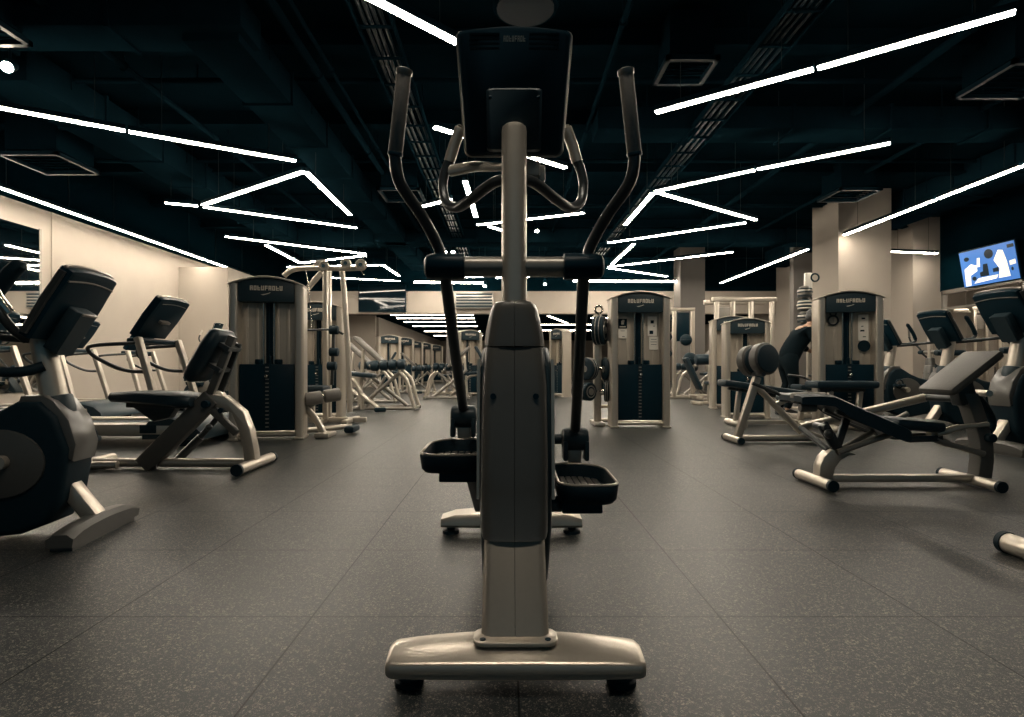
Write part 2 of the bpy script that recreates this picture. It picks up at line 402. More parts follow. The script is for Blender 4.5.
def diffuser(x, y, z, w, lab):
    t = thing('air_diffuser', lab, 'vent', (x, y, z), 0, 'ceiling air diffusers')
    f = MB()
    for s in (-1, 1): f.box((s * w / 2, 0, 0), (.05, w + .05, .05)); f.box((0, s * w / 2, 0), (w + .05, .05, .05))
    f.build('frame', 'black', t)
    k = MB(); n = 7
    for i in range(n): k.box((0, -w / 2 + w * (i + .5) / n, .03), (w, .05, .008), (math.radians(35), 0, 0))
    k.build('louvre_slats', 'duct', t)
    MB().box((0, 0, .3), (w * .9, w * .9, .45)).build('plenum_box', 'ceil', t)
diffuser(5.55, 6.1, 3.9, .75, 'square black louvred air diffuser right of the long right strip light')
diffuser(-4.9, 5.1, 3.9, .6, 'square black louvred air diffuser above the long left strip light')
diffuser(1.9, 6.0, 3.95, .5, 'square black air diffuser just right of the right grip')
diffuser(6.2, 10.2, 3.9, .7, 'square black air diffuser in front of the right pillar')
diffuser(-1.9, 10.2, 3.9, .7, 'square black air diffuser right of the left triangle of lights')
diffuser(-6.65, 8.2, 3.75, .8, 'square black air diffuser beside the short light stub on the left')
sp = thing('ceiling_speaker', 'round dark ceiling speaker directly above the console', 'speaker', (.16, 4.9, 3.92))
MB().cyl((0, 0, .0), (0, 0, .22), .29, 32, .02).build('speaker_body', 'duct', sp)
MB().cyl((0, 0, -.012), (0, 0, .0), .25, 32).build('speaker_grille', 'black', sp)
MB().cyl((0, 0, .2), (0, 0, ZC - 3.92), .012, 8).build('hanger_rod', 'duct', sp)

# ------------------------------------------------------------------ linear lights
ZS = 3.5
def lp(px, py):
    Y = FOC * (ZS - CAMZ) / (HY - py); return Vector(((px - CX) * Y / FOC, Y, ZS))
def strip(a, b, label, group, w=.072, m='led', top=ZC, h=.014):
    c = (a + b) / 2; d = b - a; L = d.length
    t = thing('linear_strip_light', label, 'light', c, math.atan2(d.y, d.x), group)
    MB().box((0, 0, .035), (L, w + .006, .06), bev=.005).build('housing', 'black', t)
    MB().box((0, 0, .006 - h / 2), (L - .012, w, h), bev=min(.006, h * .4), seg=3).build('diffuser', m, t)
    b = MB()
    for s in (-1, 1): b.cyl((s * L * .32, 0, .06), (s * L * .32, 0, top - c.z), .004, 6)
    b.each('suspension_wire', 'dtube', t)
    return t
G1, G2, G3, G4 = 'strip lights along the left wall', 'zigzag strip lights on the left', 'zigzag strip lights on the right', 'strip lights along the right side'
G5 = 'strip lights over the middle of the room'
S = [
 ((-70, 95), (126, 131), 'left half of the long strip light crossing the upper left of the room', G2),
 ((128, 131.5), (296, 161), 'right half of the long strip light crossing the upper left of the room', G2),
 ((340, -18), (458, 43), 'strip light slanting behind the top left of the console', G5),
 ((434, 127), (566, 168), 'strip light passing behind the bottom edge of the console', G5),
 ((165, 203), (198, 206), 'short strip light stub left of the left triangle', G2),
 ((203, 207), (357, 228), 'lower side of the left triangle of strip lights', G2),
 ((203, 205), (304, 171.5), 'upper side of the left triangle of strip lights', G2),
 ((306, 172), (350, 215), 'free arm sloping down from the apex of the left triangle', G2),
 ((225, 236.5), (366, 254), 'upper strip light of the flat zigzag over the left weight tower', G2),
 ((266, 245), (300, 263), 'short strip light of the flat zigzag over the left weight tower', G2),
 ((302, 263), (366, 255.5), 'strip light joining the tip of the flat zigzag behind the pulleys', G2),
 ((287, 267), (381, 265), 'strip light running behind the pulldown pulleys', G2),
 ((383, 265), (399, 276), 'short strip light bent down right of the pulleys', G2),
 ((328, 277.5), (400, 281), 'strip light just above the dark television', G5),
 ((414, 281.5), (486, 282.5), 'crosswise strip light at the back behind the left lower lever', G5),
 ((573, 280.5), (679, 281), 'crosswise strip light at the back above the middle weight tower', G5),
 ((462, 276), (483, 276), 'short strip light under the left half of the cross axle', G5),
 ((496, 277), (549, 275), 'short strip light under the right half of the cross axle', G5),
 ((477, 225), (584, 213), 'strip light crossing behind the mast above the axle', G5),
 ((489, 226.5), (512, 233), 'short branch strip light tucked behind the mast', G5),
 ((465, 181), (476, 217), 'short steep strip light left of the mast under the inner handlebar', G5),
 ((421, 207), (451, 199), 'thin short strip light beside the left arm', G5),
 ((655.5, 112.5), (814, 69), 'inner half of the long strip light at the upper right', G3),
 ((817, 68.5), (1016.5, 11.5), 'outer half of the long strip light at the upper right', G3),
 ((655, 191.5), (755, 170), 'inner half of the long side of the right zigzag', G3),
 ((757, 169.5), (891, 143), 'outer half of the long side of the right zigzag', G3),
 ((653, 193), (625, 225), 'short arm down from the corner of the right zigzag', G3),
 ((657, 192.5), (756, 220), 'lower arm of the right zigzag', G3),
 ((608, 243), (746, 222.7), 'lone strip light under the right zigzag', G3),
 ((634, 244), (612, 264), 'short arm of the far right zigzag near the right hub', G3),
 ((608, 267), (733, 252), 'upper long arm of the far right zigzag', G3),
 ((608, 268), (667, 276.5), 'lower arm of the far right zigzag', G3),
 ((889, 251.5), (937, 253.5), 'short strip light right of the big pillar', G4),
]
for a, b, lab, g in S: strip(lp(*a), lp(*b), lab, g, h=.045 if 'crosswise' in lab or 'cross axle' in lab else .014)
def run(x, ys, labs, g):
    for (y0, y1), l in zip(ys, labs): strip(Vector((x, y0, ZS)), Vector((x, y1, ZS)), l, g)
run(-7.68, ((5.0, 8.22), (8.27, 10.2), (10.25, 14.3), (14.4, 16.7)),
    ('nearest strip light of the row along the left wall', 'second strip light of the row along the left wall', 'third strip light of the row along the left wall', 'last strip light of the row along the left wall by the corner'), G1)
run(6.96, ((4.0, 7.55), (7.6, 9.08), (9.14, 11.6), (13.0, 15.8), (15.9, 18.3)),
    ('nearest strip light of the row in front of the big pillar', 'second strip light of the row in front of the big pillar', 'strip light ending at the front of the big pillar', 'strip light starting behind the big pillar', 'last strip light of the row behind the big pillar'), G4)
# unseen strip added overhead to light the front of the central machine
strip(Vector((-1.2, .85, ZS)), Vector((1.1, .95, ZS)), 'unseen strip light added overhead above the viewer, just outside the top of the photo', 'unseen strip lights added overhead')
# beyond the window
strip(Vector((12.6, 7.5, 2.6)), Vector((12.6, 10.5, 2.6)), 'strip light in the room beyond the right windows, nearer one', 'strip lights beyond the windows', top=3.05)
strip(Vector((12.6, 11.5, 2.6)), Vector((12.6, 15.0, 2.6)), 'strip light in the room beyond the right windows, farther one', 'strip lights beyond the windows', top=3.05)

def spot(px, py, Y, lab, aim=(0, -.5, -1)):
    p = at(px, py, Y); a = Vector(aim).normalized()
    t = thing('ceiling_spotlight', lab, 'light', p, 0, 'small ceiling spotlights')
    MB().tube([-a * .16, -a * .15, Vector((0, 0, 0))], [.03, .06, .06], 16).build('lamp_can', 'black', t)
    MB().tube([Vector((0, 0, 0)), a * .008], .05, 16).build('lens', 'spotled', t)
    MB().cyl(-a * .1, Vector((-a.x * .1, -a.y * .1, ZC - p.z)), .012, 8).build('stem', 'black', t)
spot(7, 67, 5.6, 'bright spotlight at the upper left edge of the room', (.4, -.8, -.6))
spot(485, 286, 17.5, 'small spotlight hanging by the back strip light left of the mast')
spot(445, 252, 15.5, 'small spotlight of the close pair beside the left hub, left one')
spot(453, 252, 15.3, 'small spotlight of the close pair beside the left hub, right one')
spot(545, 284, 17.4, 'small spotlight hanging by the back strip light right of the mast')
spot(537, 231, 14.0, 'tiny spotlight right of the mast above the cross axle')

# ------------------------------------------------------------------ televisions
tv = thing('wall_television', 'lit television with a blue picture tilted down on the right soffit', 'television', (10.58, 12.37, 3.02))
MB().box((.035, 0, 0), (.05, 1.46, .86), bev=.01).build('casing', 'black', tv)
MB().box((.004, 0, 0), (.012, 1.41, .8)).build('screen', 'tvblue', tv)
MB().box((.14, 0, 0), (.16, .3, .3), bev=.01).build('wall_bracket', 'black', tv)
tv.rotation_euler = (0, math.radians(-10), 0)
def tvpoly(b, pts):   # u across (photo left to right), v up, in 0..1
    b.prism([(.705 - 1.41 * u, -.4 + .8 * v) for u, v in pts], 'x', -.0045, -.002)
def tvell(b, u, v, ru, rv, n=18): tvpoly(b, [(u + ru * math.cos(2 * PI * i / n), v + rv * math.sin(2 * PI * i / n)) for i in range(n)])
b = MB()
for p in (((.04, .02), (.14, .02), (.16, .3), (.3, .4), (.3, .55), (.2, .62), (.06, .5)), ((.66, .1), (.86, .1), (.84, .5), (.8, .82), (.72, .85), (.62, .6), (.7, .35)),
          ((.2, .06), (.62, .1), (.66, .2), (.3, .19)), ((.3, .5), (.36, .5), (.38, .75), (.33, .75)), ((.88, .38), (.98, .4), (.98, .52), (.88, .5))): tvpoly(b, p)
b.each('bright_picture_patch', 'tvwhite', tv)
b = MB(); tvell(b, .55, .8, .08, .13); tvpoly(b, ((.34, .22), (.5, .22), (.5, .55), (.42, .55), (.4, .36), (.34, .34)))
tvpoly(b, ((.88, .84), (.99, .84), (.99, .93), (.88, .93))); tvpoly(b, ((.58, .28), (.68, .28), (.68, .4), (.58, .38))); tvell(b, .22, .2, .04, .06); tvell(b, .13, .78, .05, .06); tvell(b, .91, .28, .02, .05)
b.each('dark_picture_patch', 'tvdark', tv)
tv2 = thing('wall_television', 'switched off dark television on the beige band at the back', 'television', (-4.2, 18.93, 3.08))
MB().box((0, 0, 0), (1.6, .06, .92), bev=.01).build('casing', 'black', tv2)
MB().box((0, -.032, .005), (1.55, .008, .86)).build('screen', 'screen', tv2)
pb = thing('ceiling_projector_box', 'dark box with louvred front on the beige band left of the mast', 'box', (-1.1, 18.9, 3.0))
MB().box((0, 0, 0), (1.3, .2, .55), bev=.01).build('box_body', 'dsilver', pb)
k = MB()
for i in range(5): k.box((0, -.105, -.2 + i * .1), (1.2, .02, .05))
k.build('louvre', 'black', pb)

# ------------------------------------------------------------------ glyph-like wordmark (too small to read in the photograph)
def wordmark(b, x0, x1, z0, z1, y, slant=.0, n=9, t=.002):
    w = (x1 - x0) / n
    for i in range(n):
        a = x0 + i * w; g = w * .12; H = z1 - z0; th = w * .26; k = (i * 7 + 3) % 5
        b.box((a + g + th / 2, y, (z0 + z1) / 2), (th, t, H))
        if k in (0, 1, 3): b.box((a + w / 2, y, z1 - H * .1), (w - 2 * g, t, H * .2))
        if k in (0, 2, 4): b.box((a + w / 2, y, z0 + H * .1), (w - 2 * g, t, H * .2))
        if k in (1, 2, 3): b.box((a + w / 2, y, (z0 + z1) / 2), (w - 2 * g, t, H * .2))
        if k in (3, 4, 0): b.box((a + w - g - th / 2, y, (z0 + z1) / 2), (th, t, H))

# ------------------------------------------------------------------ the elliptical trainer in the middle
def make_elliptical():
    r = thing('elliptical_trainer', 'large elliptical trainer standing alone in the middle, its console back to the viewer', 'elliptical trainer', (0, 0, 0))
    # front stabiliser
    rings = []
    for u in (-1, -.995, -.985, -.97, -.95, -.8, -.6, -.4, -.2, 0, .2, .4, .6, .8, .95, .97, .985, .995, 1):
        x = .318 * u; e = max(0, abs(u) - .95) / .05; e = e * e
        top = .106 - .016 * u * u - .004 * e; bot = .036 + .004 * e; yf = 1.352 + .008 * u * u + .008 * e; yb = 1.492 - .018 * u * u - .016 * e; lip = .081 - .006 * u * u - .003 * e
        rings.append([(x, yf + .014, bot), (x, yf + .004, bot + .005), (x, yf, bot + .014), (x, yf, lip - .006), (x, yf + .004, lip), (x, yf + .012, lip + .004), (x, yf + .06, (lip + top) / 2 + .006), (x, yb - .03, top),
                      (x, yb - .008, top - .004), (x, yb, top - .02), (x, yb - .003, bot + .014), (x, yb - .015, bot)])
    sb = MB().loft(rings).build('front_stabilizer', 'silver', r)
    for s in (-1, 1):
        MB().tube([(s * .268, 1.42, 0), (s * .268, 1.42, .012), (s * .268, 1.42, .016), (s * .268, 1.42, .03), (s * .268, 1.42, .04)], [.037, .037, .03, .026, .026], 20).build('foot', 'rubber', sb)
    # foot plate of the mast with its two bolts
    fp = MB().prism(rrect(-.107, .107, 1.392, 1.478, .03), 'z', .102, .113, .004).build('base_plate', 'silver', r)
    b = MB()
    for s in (-1, 1): b.cyl((s * .082, 1.412, .111), (s * .082, 1.412, .1145), .008, 12)
    b.each('bolt', 'black', fp)
    # lower mast, two half shells with a seam
    def sec(y, z, w, d, k=.016):
        return [(x, y + q, z) for x, q in rrect(-w, w, 0, d, k, 3)]
    for s in (-1, 1):
        rg = []
        for t in (0, .12, .5, 1):
            w = .089 - .006 * t; y = 1.425 + .134 * t; z = .112 + .215 * t; w *= 1.0 + .05 * t
            x0, x1 = (.0006, w) if s > 0 else (-w, -.0006)
            o = []
            pr = arc(0, 0, .018, 0, 90, 3)
            if s > 0: o = [(x1, y + .1, z), (x0, y + .1, z), (x0, y, z), (x1 - .026, y, z), (x1 - .012, y + .006, z), (x1 - .003, y + .018, z)]
            else: o = [(x0, y + .1, z), (x1, y + .1, z), (x1, y, z), (x0 + .026, y, z), (x0 + .012, y + .006, z), (x0 + .003, y + .018, z)]
            rg.append(o)
        MB().loft(rg).build('lower_mast_shell', 'silver', r, angle=50)
    # graphite front shroud
    for s in (-1, 1):
        rg = []
        for z, w, y in ((.318, .092, 1.545), (.33, .095, 1.55), (.45, .098, 1.555), (.6, .098, 1.57), (.75, .096, 1.585), (.846, .0885, 1.60), (.853, .087, 1.603)):
            a, c = s * .0006, s * w
            rg.append([(c, y + .14, z), (a, y + .14, z), (a, y - .006, z), (c * .55, y - .003, z), (c * .82, y + .006, z), (c * .94, y + .02, z), (c * .99, y + .045, z)])
        sh = MB().loft(rg).build('front_shroud', 'shroud', r, angle=60)
        hb = MB()
        for z, x in ((.715, .06), (.43, .062)): hb.tube([(s * x, 1.575 - (.715 - z) * .06, z), (s * x, 1.60 - (.715 - z) * .06, z)], .0085, 14)
        hb.each('screw_recess', 'black', sh)
    # upper cap
    for s in (-1, 1):
        rg = []
        for z, w, y in ((.857, .0885, 1.60), (.87, .088, 1.600), (.90, .083, 1.602), (.935, .076, 1.604), (.962, .069, 1.606), (.978, .063, 1.609), (.987, .054, 1.616), (.990, .04, 1.63)):
            a, c = s * .0006, s * w
            rg.append([(c, y + .085, z), (a, y + .1, z), (a, y - .01, z), (c * .45, y - .006, z), (c * .78, y + .006, z), (c * .93, y + .022, z), (c, y + .045, z)])
        MB().loft(rg).build('shroud_cap', 'shroud', r, angle=60)
    # drive housing behind
    poly = [(1.66, .24), (1.60, .34), (1.60, .6), (1.62, .80), (1.70, .86), (1.82, .84), (2.0, .72), (2.2, .52), (2.32, .36), (2.36, .24), (2.3, .14), (2.0, .10), (1.76, .12)]
    MB().prism(poly, 'x', -.098, .108, .022, 3).build('drive_housing', 'char', r)
    for s in (-1, 1):
        x = .112 if s > 0 else -.102
        MB().prism([(1.99 + .22 * math.cos(2 * PI * k / 28), .44 + .2 * math.sin(2 * PI * k / 28)) for k in range(28)], 'x', x - .006, x + .006, .004).build('side_disc', 'dsilver', r)
        MB().prism([(1.60, .42), (1.632, .42), (1.655, .82), (1.628, .82)], 'x', x - .006, x + .004, .002).build('side_trim', 'silver', r)
    # upright tube
    MB().tube([(0, 1.655, .93), (0, 1.655, 1.0), (0, 1.652, 1.49), (0, 1.652, 1.50), (0, 1.652, 1.506)], [.037, .037, .037, .035, .028], 32).build('mast_tube', 'mast', r)
    # console
    th = math.radians(21)
    def cm(x, v, d):   # console frame: v along the height (0 bottom .. 1 top), d = depth to the user
        z0, y0, Hh = 1.445, 1.715, .345
        return (x, y0 - v * Hh * math.sin(th) * 1.0 + d * math.cos(th), z0 + v * Hh * math.cos(th) + d * math.sin(th) * .35)
    def cring(d, inset):
        P = []
        def w(v): return (.148 + .018 * v) - inset
        for a in arc(0, 0, 1, 180, 270, 4): P.append((-w(.05) + .02 + .02 * a[0], .06 + .06 * a[1] + inset * 1.5))
        for a in arc(0, 0, 1, 270, 360, 4): P.append((w(.05) - .02 + .02 * a[0], .06 + .06 * a[1] + inset * 1.5))
        for a in arc(0, 0, 1, 0, 60, 4): P.append((w(.95) - .02 + .02 * a[0], .925 + .05 * a[1] - inset * 1.5))
        for k in range(1, 8):
            u = 1 - 2 * k / 8; P.append((u * (w(1) - .022), .968 + .03 * (1 - u * u) - inset * 1.5))
        for a in arc(0, 0, 1, 120, 180, 4): P.append((-w(.95) + .02 + .02 * a[0], .925 + .05 * a[1] - inset * 1.5))
        return [cm(x, v, d) for x, v in P]
    co = MB().loft([cring(.0, .016), cring(.003, .006), cring(.012, .001), cring(.03, 0), cring(.045, .003), cring(.05, .02)]).build('console', 'black', r, angle=50)
    # silver edge line around the casing
    P = cring(.024, -.0015); P.append(P[0])
    MB().tube(P, .0024, 6, cap=False).build('edge_trim', 'mast', co)
    b = MB()
    for k in range(4):
        v = .93 - k * .035
        for s in (-1, 1): b.box(cm(s * .085, v, -.003), (.085, .006, .005), (th, 0, 0))
    b.each('vent_slot', 'rubber', co)
    b = MB(); bm2 = MB()
    wordmark(b, -.032, .032, -.0075, .0075, 0, n=8, t=.002)
    c = Vector(cm(0, .895, -.003)); rot = Matrix.Rotation(th, 4, 'X')
    bmesh.ops.transform(b.bm, matrix=Matrix.Translation(c) @ rot, verts=b.bm.verts)
    b.build('logo_lettering', 'lightmark', co)
    # bracket behind the console
    def brect(d, i): return [cm(x, v, d) for x, v in rrect(-.082 + i, .082 - i, .02, .505 - i * 2, .02, 3)]
    br = MB().loft([brect(-.035, .008), brect(-.03, .001), brect(.002, 0)]).build('console_bracket', 'char', co)
    b = MB()
    for s in (-1, 1): b.ball(cm(s * .07, .43, -.032), .006)
    b.each('screw', 'black', br)
    def scr(d, i): return [cm(x, v, d) for x, v in rrect(-.125 + i, .125 - i, .2, .9, .02, 3)]
    MB().loft([scr(.0495, 0), scr(.052, .002)]).build('screen', 'screen', co)
    # tray under the console and the fixed hand grips
    MB().tube([(-.20, 1.80, 1.425), (-.12, 1.76, 1.425), (-.06, 1.71, 1.405), (0, 1.68, 1.398)], [.024, .022, .016, .014], 12, smooth=4, flat=.7).build('cable_arm', 'mast', r)
    MB().box((.055, 1.72, 1.40), (.05, .04, .05), bev=.008).box((.085, 1.73, 1.39), (.022, .03, .05), bev=.006).build('connector_box', 'dsilver', r)
    for s in (-1, 1):
        pts = [(0, 1.67, 1.358), (s * .06, 1.70, 1.355), (s * .135, 1.78, 1.328), (s * .185, 1.85, 1.322), (s * .225, 1.895, 1.35), (s * .240, 1.92, 1.41), (s * .233, 1.918, 1.46), (s * .215, 1.91, 1.50)]
        hb = MB().tube(pts, .0165, 14, smooth=6).build('fixed_handlebar', 'dtube', r)
        MB().tube([(s * .217, 1.911, 1.495), (s * .200, 1.90, 1.545), (s * .178, 1.885, 1.595), (s * .176, 1.883, 1.60)], [.019, .019, .019, .012], 14, smooth=4).build('pulse_grip', 'mast', hb)
    MB().cyl((0, 1.69, 1.345), (0, 1.69, 1.43), .02, 12).build('handlebar_stem', 'dtube', r)
    # cross axle with hubs
    MB().cyl((-.2, 1.668, 1.094), (.2, 1.668, 1.094), .030, 28).build('cross_axle', 'dsilver', r)
    for s in (-1, 1):
        x0, x1 = s * .145, s * .262
        pts = [(x0, 1.652, 1.092), (s * .1455, 1.652, 1.092), (s * .15, 1.652, 1.092), (s * .24, 1.652, 1.092), (s * .255, 1.652, 1.092), (s * .262, 1.652, 1.092)]
        hub = MB().tube(pts, [.034, .037, .0385, .0385, .034, .024], 28).build('axle_hub', 'black', r)
        # moving arm, upper half
        top = [(s * .215, 1.652, 1.11), (s * .223, 1.645, 1.15), (s * .262, 1.60, 1.225), (s * .308, 1.545, 1.29), (s * .321, 1.525, 1.33), (s * .323, 1.515, 1.375)]
        arm = MB().tube(top, [.0165] * 6, 16, smooth=6).build('moving_arm', 'dtube', r)
        g0, g1 = Vector((s * .323, 1.516, 1.368)), Vector((s * .291, 1.478, 1.577))
        d = (g1 - g0).normalized()
        gp = MB().tube([g0, g0 + d * .003, g1 - d * .004, g1], [.018, .0195, .0195, .018], 20).build('arm_grip', 'grip', arm)
        MB().tube([g1 - d * .012, g1 - d * .009, g1 + d * .002, g1 + d * .006], [.0195, .0215, .0215, .012], 20).build('end_cap', 'dsilver', arm)
        MB().tube([g0 - d * .004, g0, g0 + d * .006, g0 + d * .008], [.0165, .0205, .0205, .0195], 20).build('grip_ring', 'black', arm)
        # lower lever, pivot, link and pedal
        pz = .60 if s < 0 else .522; py = 2.22 if s < 0 else 2.14; lx = -.192 if s < 0 else .238
        MB().tube([(s * .205, 1.655, 1.08), (lx * .5 + s * .103, (1.655 + py) / 2, (1.08 + pz) / 2), (lx, py, pz + .02)], [.018, .0185, .0195], 16).build('lower_lever', 'dtube', r)
        pv = MB().cyl((lx - .05, py, pz), (lx + .05, py, pz), .044, 24, .014)
        pv.box((lx - .04, py - .012, pz - .04), (.018, .07, .075), bev=.007).box((lx + .04, py - .012, pz - .04), (.018, .07, .075), bev=.007)
        pv.cyl((lx - s * .052, py, pz), (lx - s * .085, py, pz), .02, 14)
        pv = pv.build('pivot_joint', 'char', r)
        MB().beam((lx, py, pz - .02), (lx - s * .006, py + .01, pz - .15), .052, .022, .006, up=(0, 1, 0)).build('pivot_link', 'mast', r)
        zt = .503 if s < 0 else .424; zc = zt
        yn, yf = (1.86, 2.22) if s < 0 else (1.755, 2.12)
        xo, xi = (s * .102, s * .318) if s < 0 else (.140, .338)
        def pring(z, ins, drop=0):
            P = []
            lo, hi = min(xo, xi) + ins, max(xo, xi) - ins
            k1, k2 = (.055 - ins * .5, .13 - ins * .5)
            base = arc(hi - (k2 if s > 0 else k1), yf - ins - (k2 if s > 0 else k1), (k2 if s > 0 else k1), 0, 90, 6) + arc(lo + (k1 if s > 0 else k2), yf - ins - (k1 if s > 0 else k2), (k1 if s > 0 else k2), 90, 180, 6)
            base += arc(lo + k1, yn + ins + k1, k1, 180, 270, 6) + arc(hi - k1, yn + ins + k1, k1, 270, 360, 6)
            # the outer front corner is cut back more deeply
            return [(x, y, z + drop * (y - yn) / (yf - yn)) for x, y in base]
        dr = .008
        MBp = MB().loft([pring(zt - .062, .016), pring(zt - .05, .006), pring(zt - .006, .0, dr), pring(zt, .004, dr), pring(zt, .009, dr), pring(zt - .008, .013, dr), pring(zt - .038, .02)])
        pd = MBp.build('pedal', 'rubber', r, angle=55)
        b = MB()
        lo, hi = min(xo, xi), max(xo, xi)
        for k in range(6): b.box((lo + .03 + (hi - lo - .06) * (k + .5) / 6, (yn + yf) / 2, zt - .037), ((hi - lo - .07) / 6 * .86, yf - yn - .06, .006), bev=.002)
        b.build('tread_plate', 'dsilver', pd)
        P = pring(zt + .001, .005, dr); P.append(P[0])
        MB().tube(P, .0048, 6, cap=False).build('rim_highlight', 'mast', pd)  # pale tube stands in for the highlight along the pedal rim
        b = MB().box(((xo * .75 + xi * .25) + s * .03, (yn + yf) / 2 - .05, zt - .078), (.13, .2, .035), bev=.006)
        b.cyl((s * .105, yn + .12, zt - .075), (s * .17, yn + .12, zt - .075), .018, 14)
        b.build('pedal_bracket', 'black', r)
        MB().beam((s * .14, yn + .1, zt - .085), (s * .14, 2.5, .17), .04, .05, .01, up=(1, 0, 0)).build('pedal_arm', 'dtube', r)
    # rear frame
    MB().beam((0, 2.0, .14), (0, 2.68, .085), .09, .06, .012).build('rear_rail', 'silver', r)
    rings = []
    for i in range(11):
        u = -1 + 2 * i / 10; x = .335 * u; e = max(0, abs(u) - .9) / .1
        top = .108 - .016 * u * u - .015 * e * e; bot = .035; yf = 2.64 + .012 * u * u; yb = 2.78 - .012 * u * u
        rings.append([(x, yf + .01, bot), (x, yf, bot + .012), (x, yf + .003, top - .02), (x, yf + .016, top - .004), (x, yb - .016, top), (x, yb, top - .02), (x, yb, bot + .012), (x, yb - .01, bot)])
    rb = MB().loft(rings).build('rear_stabilizer', 'silver', r)
    for s in (-1, 1): MB().tube([(s * .29, 2.70, 0), (s * .29, 2.70, .014), (s * .29, 2.70, .018), (s * .29, 2.70, .04)], [.04, .04, .02, .02], 16).build('foot', 'rubber', rb)
    return r
EL = make_elliptical()
EL.location = (.021, 0, 0)
def place_el(lab, wx, wy, rz, sc=1.0):
    # local frame: machine centre about y = 2.05, console back towards -y
    o = copy_tree(EL, lab); p = Matrix.Rotation(rz, 3, 'Z') @ Vector((0, 2.05 * sc, 0))
    o.location = (wx - p.x, wy - p.y, 0); o.rotation_euler = (0, 0, rz); o.scale = (sc,) * 3; o['group'] = 'elliptical trainers along the walls'; return o

# ------------------------------------------------------------------ weight stack towers
def make_tower():
    W, H, D = .76, 1.77, .29
    r = thing('weight_stack_tower', 'weight machine tower with twin tan shields left of the central machine', 'weight machine', (0, 0, 0), 0, 'weight stack towers')
    for s in (-1, 1):
        c = MB()
        c.prism([(x * 1.0 + s * (W / 2 - .045), y) for x, y in rrect(-.045, .045, 0, D, .03, 4)], 'z', .02, H - .085)
        for k in (-.015, .015): c.box((s * (W / 2 + .0005), D / 2 + k * 8, H / 2 - .03), (.003, .012, H - .2))
        c = c.build('side_column', 'silver', r)
        MB().box((s * (W / 2 - .045), D / 2, .012), (.11, D + .04, .024), bev=.006).build('column_foot', 'silver', c)
    # arched cap
    n = 16; up = [(-W / 2 - .012 + (W + .024) * i / n, H - .09 + .09 * math.sin(PI * i / n) ** .9) for i in range(n + 1)]
    dn = [(x * .985, z - .018) for x, z in up][::-1]
    MB().prism(up + dn, 'y', -.015, D + .015, .004).build('top_cap', 'silver', r)
    hw = W / 2 - .092
    up = [(-hw + 2 * hw * i / n, H - .10 + .085 * math.sin(PI * (.12 + .76 * i / n)) ** .9) for i in range(n + 1)]
    hd = MB().prism([(hw, H - .275), (-hw, H - .275)] + up, 'y', .012, D - .03, .004).build('header_panel', 'char', r)
    b = MB(); wordmark(b, -.17, .17, H - .155, H - .105, .009, n=9, t=.004); b.build('logo_lettering', 'lightmark', hd)
    b = MB().prism([(-.055, H - .2), (.0, H - .19), (.045, H - .175), (.03, H - .188), (-.03, H - .207)], 'y', .008, .012); b.build('swoosh_mark', 'lightmark', hd)
    for s in (-1, 1):
        p = MB().box((s * (hw / 2 + .018), D * .62, (H - .275 + .1) / 2), (hw - .036, .012, H - .375))
        for k in (-.28, .1): p.box((s * (hw / 2 + .018) + k * hw, D * .62 - .008, (H - .275 + .1) / 2), (.04, .012, H - .38), bev=.004)
        p.build('back_shield', 'panel', r)
        MB().cyl((s * .055, D * .45, .1), (s * .055, D * .45, H - .26), .011, 12).build('guide_rod', 'chrome', r)
    MB().box((0, D * .58, .9), (.07, .02, H - .45)).build('centre_channel', 'black', r)
    st = MB()
    for k in range(16): st.box((0, D * .42, .115 + k * .0445), (2 * hw - .03, .09, .0415), bev=.004, seg=1)
    st = st.build('weight_stack', 'char', r)
    MB().box((0, .055, .46), (2 * hw - .01, .008, .72), bev=.002).build('smoked_shield', 'black', r)
    b = MB().box((0, .048, .47), (.05, .006, .72))
    b.build('number_strip', 'rubber', r)
    b = MB()
    for k in range(16): b.box((0, .043, .14 + k * .043), (.034, .004, .012))
    b.build('number_print', 'dsilver', r)
    b = MB().cyl((0, .05, .69), (0, .01, .69), .02, 14, .006).ball((0, .004, .69), .021); b.build('selector_pin', 'chrome', r)
    b = MB().box((.01, .12, .86), (.03, .04, .1), bev=.006).cyl((0, D * .45, .86), (0, D * .45, H - .25), .008, 8)
    for s in (-1, 1): b.cyl((s * .1, D * .45, .82), (s * .1, D * .45, .875), .045, 16, .01)
    b.build('stack_head', 'black', r)
    MB().cyl((-hw - .02, .06, .055), (hw + .02, .06, .055), .026, 12).build('bottom_bar', 'silver', r)
    MB().box((0, D * .75, .05), (2 * hw, .06, .05), bev=.01).build('rear_bar', 'silver', r)
    return r
TW = make_tower()
p = at(266, 440, 6.05); TW.location = (p.x, 6.05, 0); TW.rotation_euler = (0, 0, math.radians(10))
TW['label'] = 'weight stack tower with roller pads at its right foot, nearest on the left'
def tower(lab, px, Y, rz=0, sc=1.0):
    return copy_tree(TW, lab, ((px - CX) * Y / FOC, Y, 0), math.radians(rz), sc)
T_mid = tower('weight stack tower with white instruction stickers, right of the mast', 641, 7.25, 0)
T_right = tower('weight stack tower standing before the big pillar on the right', 851, 7.2, -12)
tower('weight stack tower half hidden under the pulldown frame with pulleys', 316, 8.4, 4)
tower('low weight stack tower behind the round hip pads', 748, 8.6, -6, .87)
tower('weight stack tower just left of and behind the low tower by the hip pads', 733, 10.4, -8, .98)
tower('weight stack tower at the back beside the left lower lever', 471, 15.0, 38, (1, 1.2, 1.0))
tower('narrow weight stack tower at the back just right of the mast', 556, 14.6, -55, (.75, 1.0, 1.0))
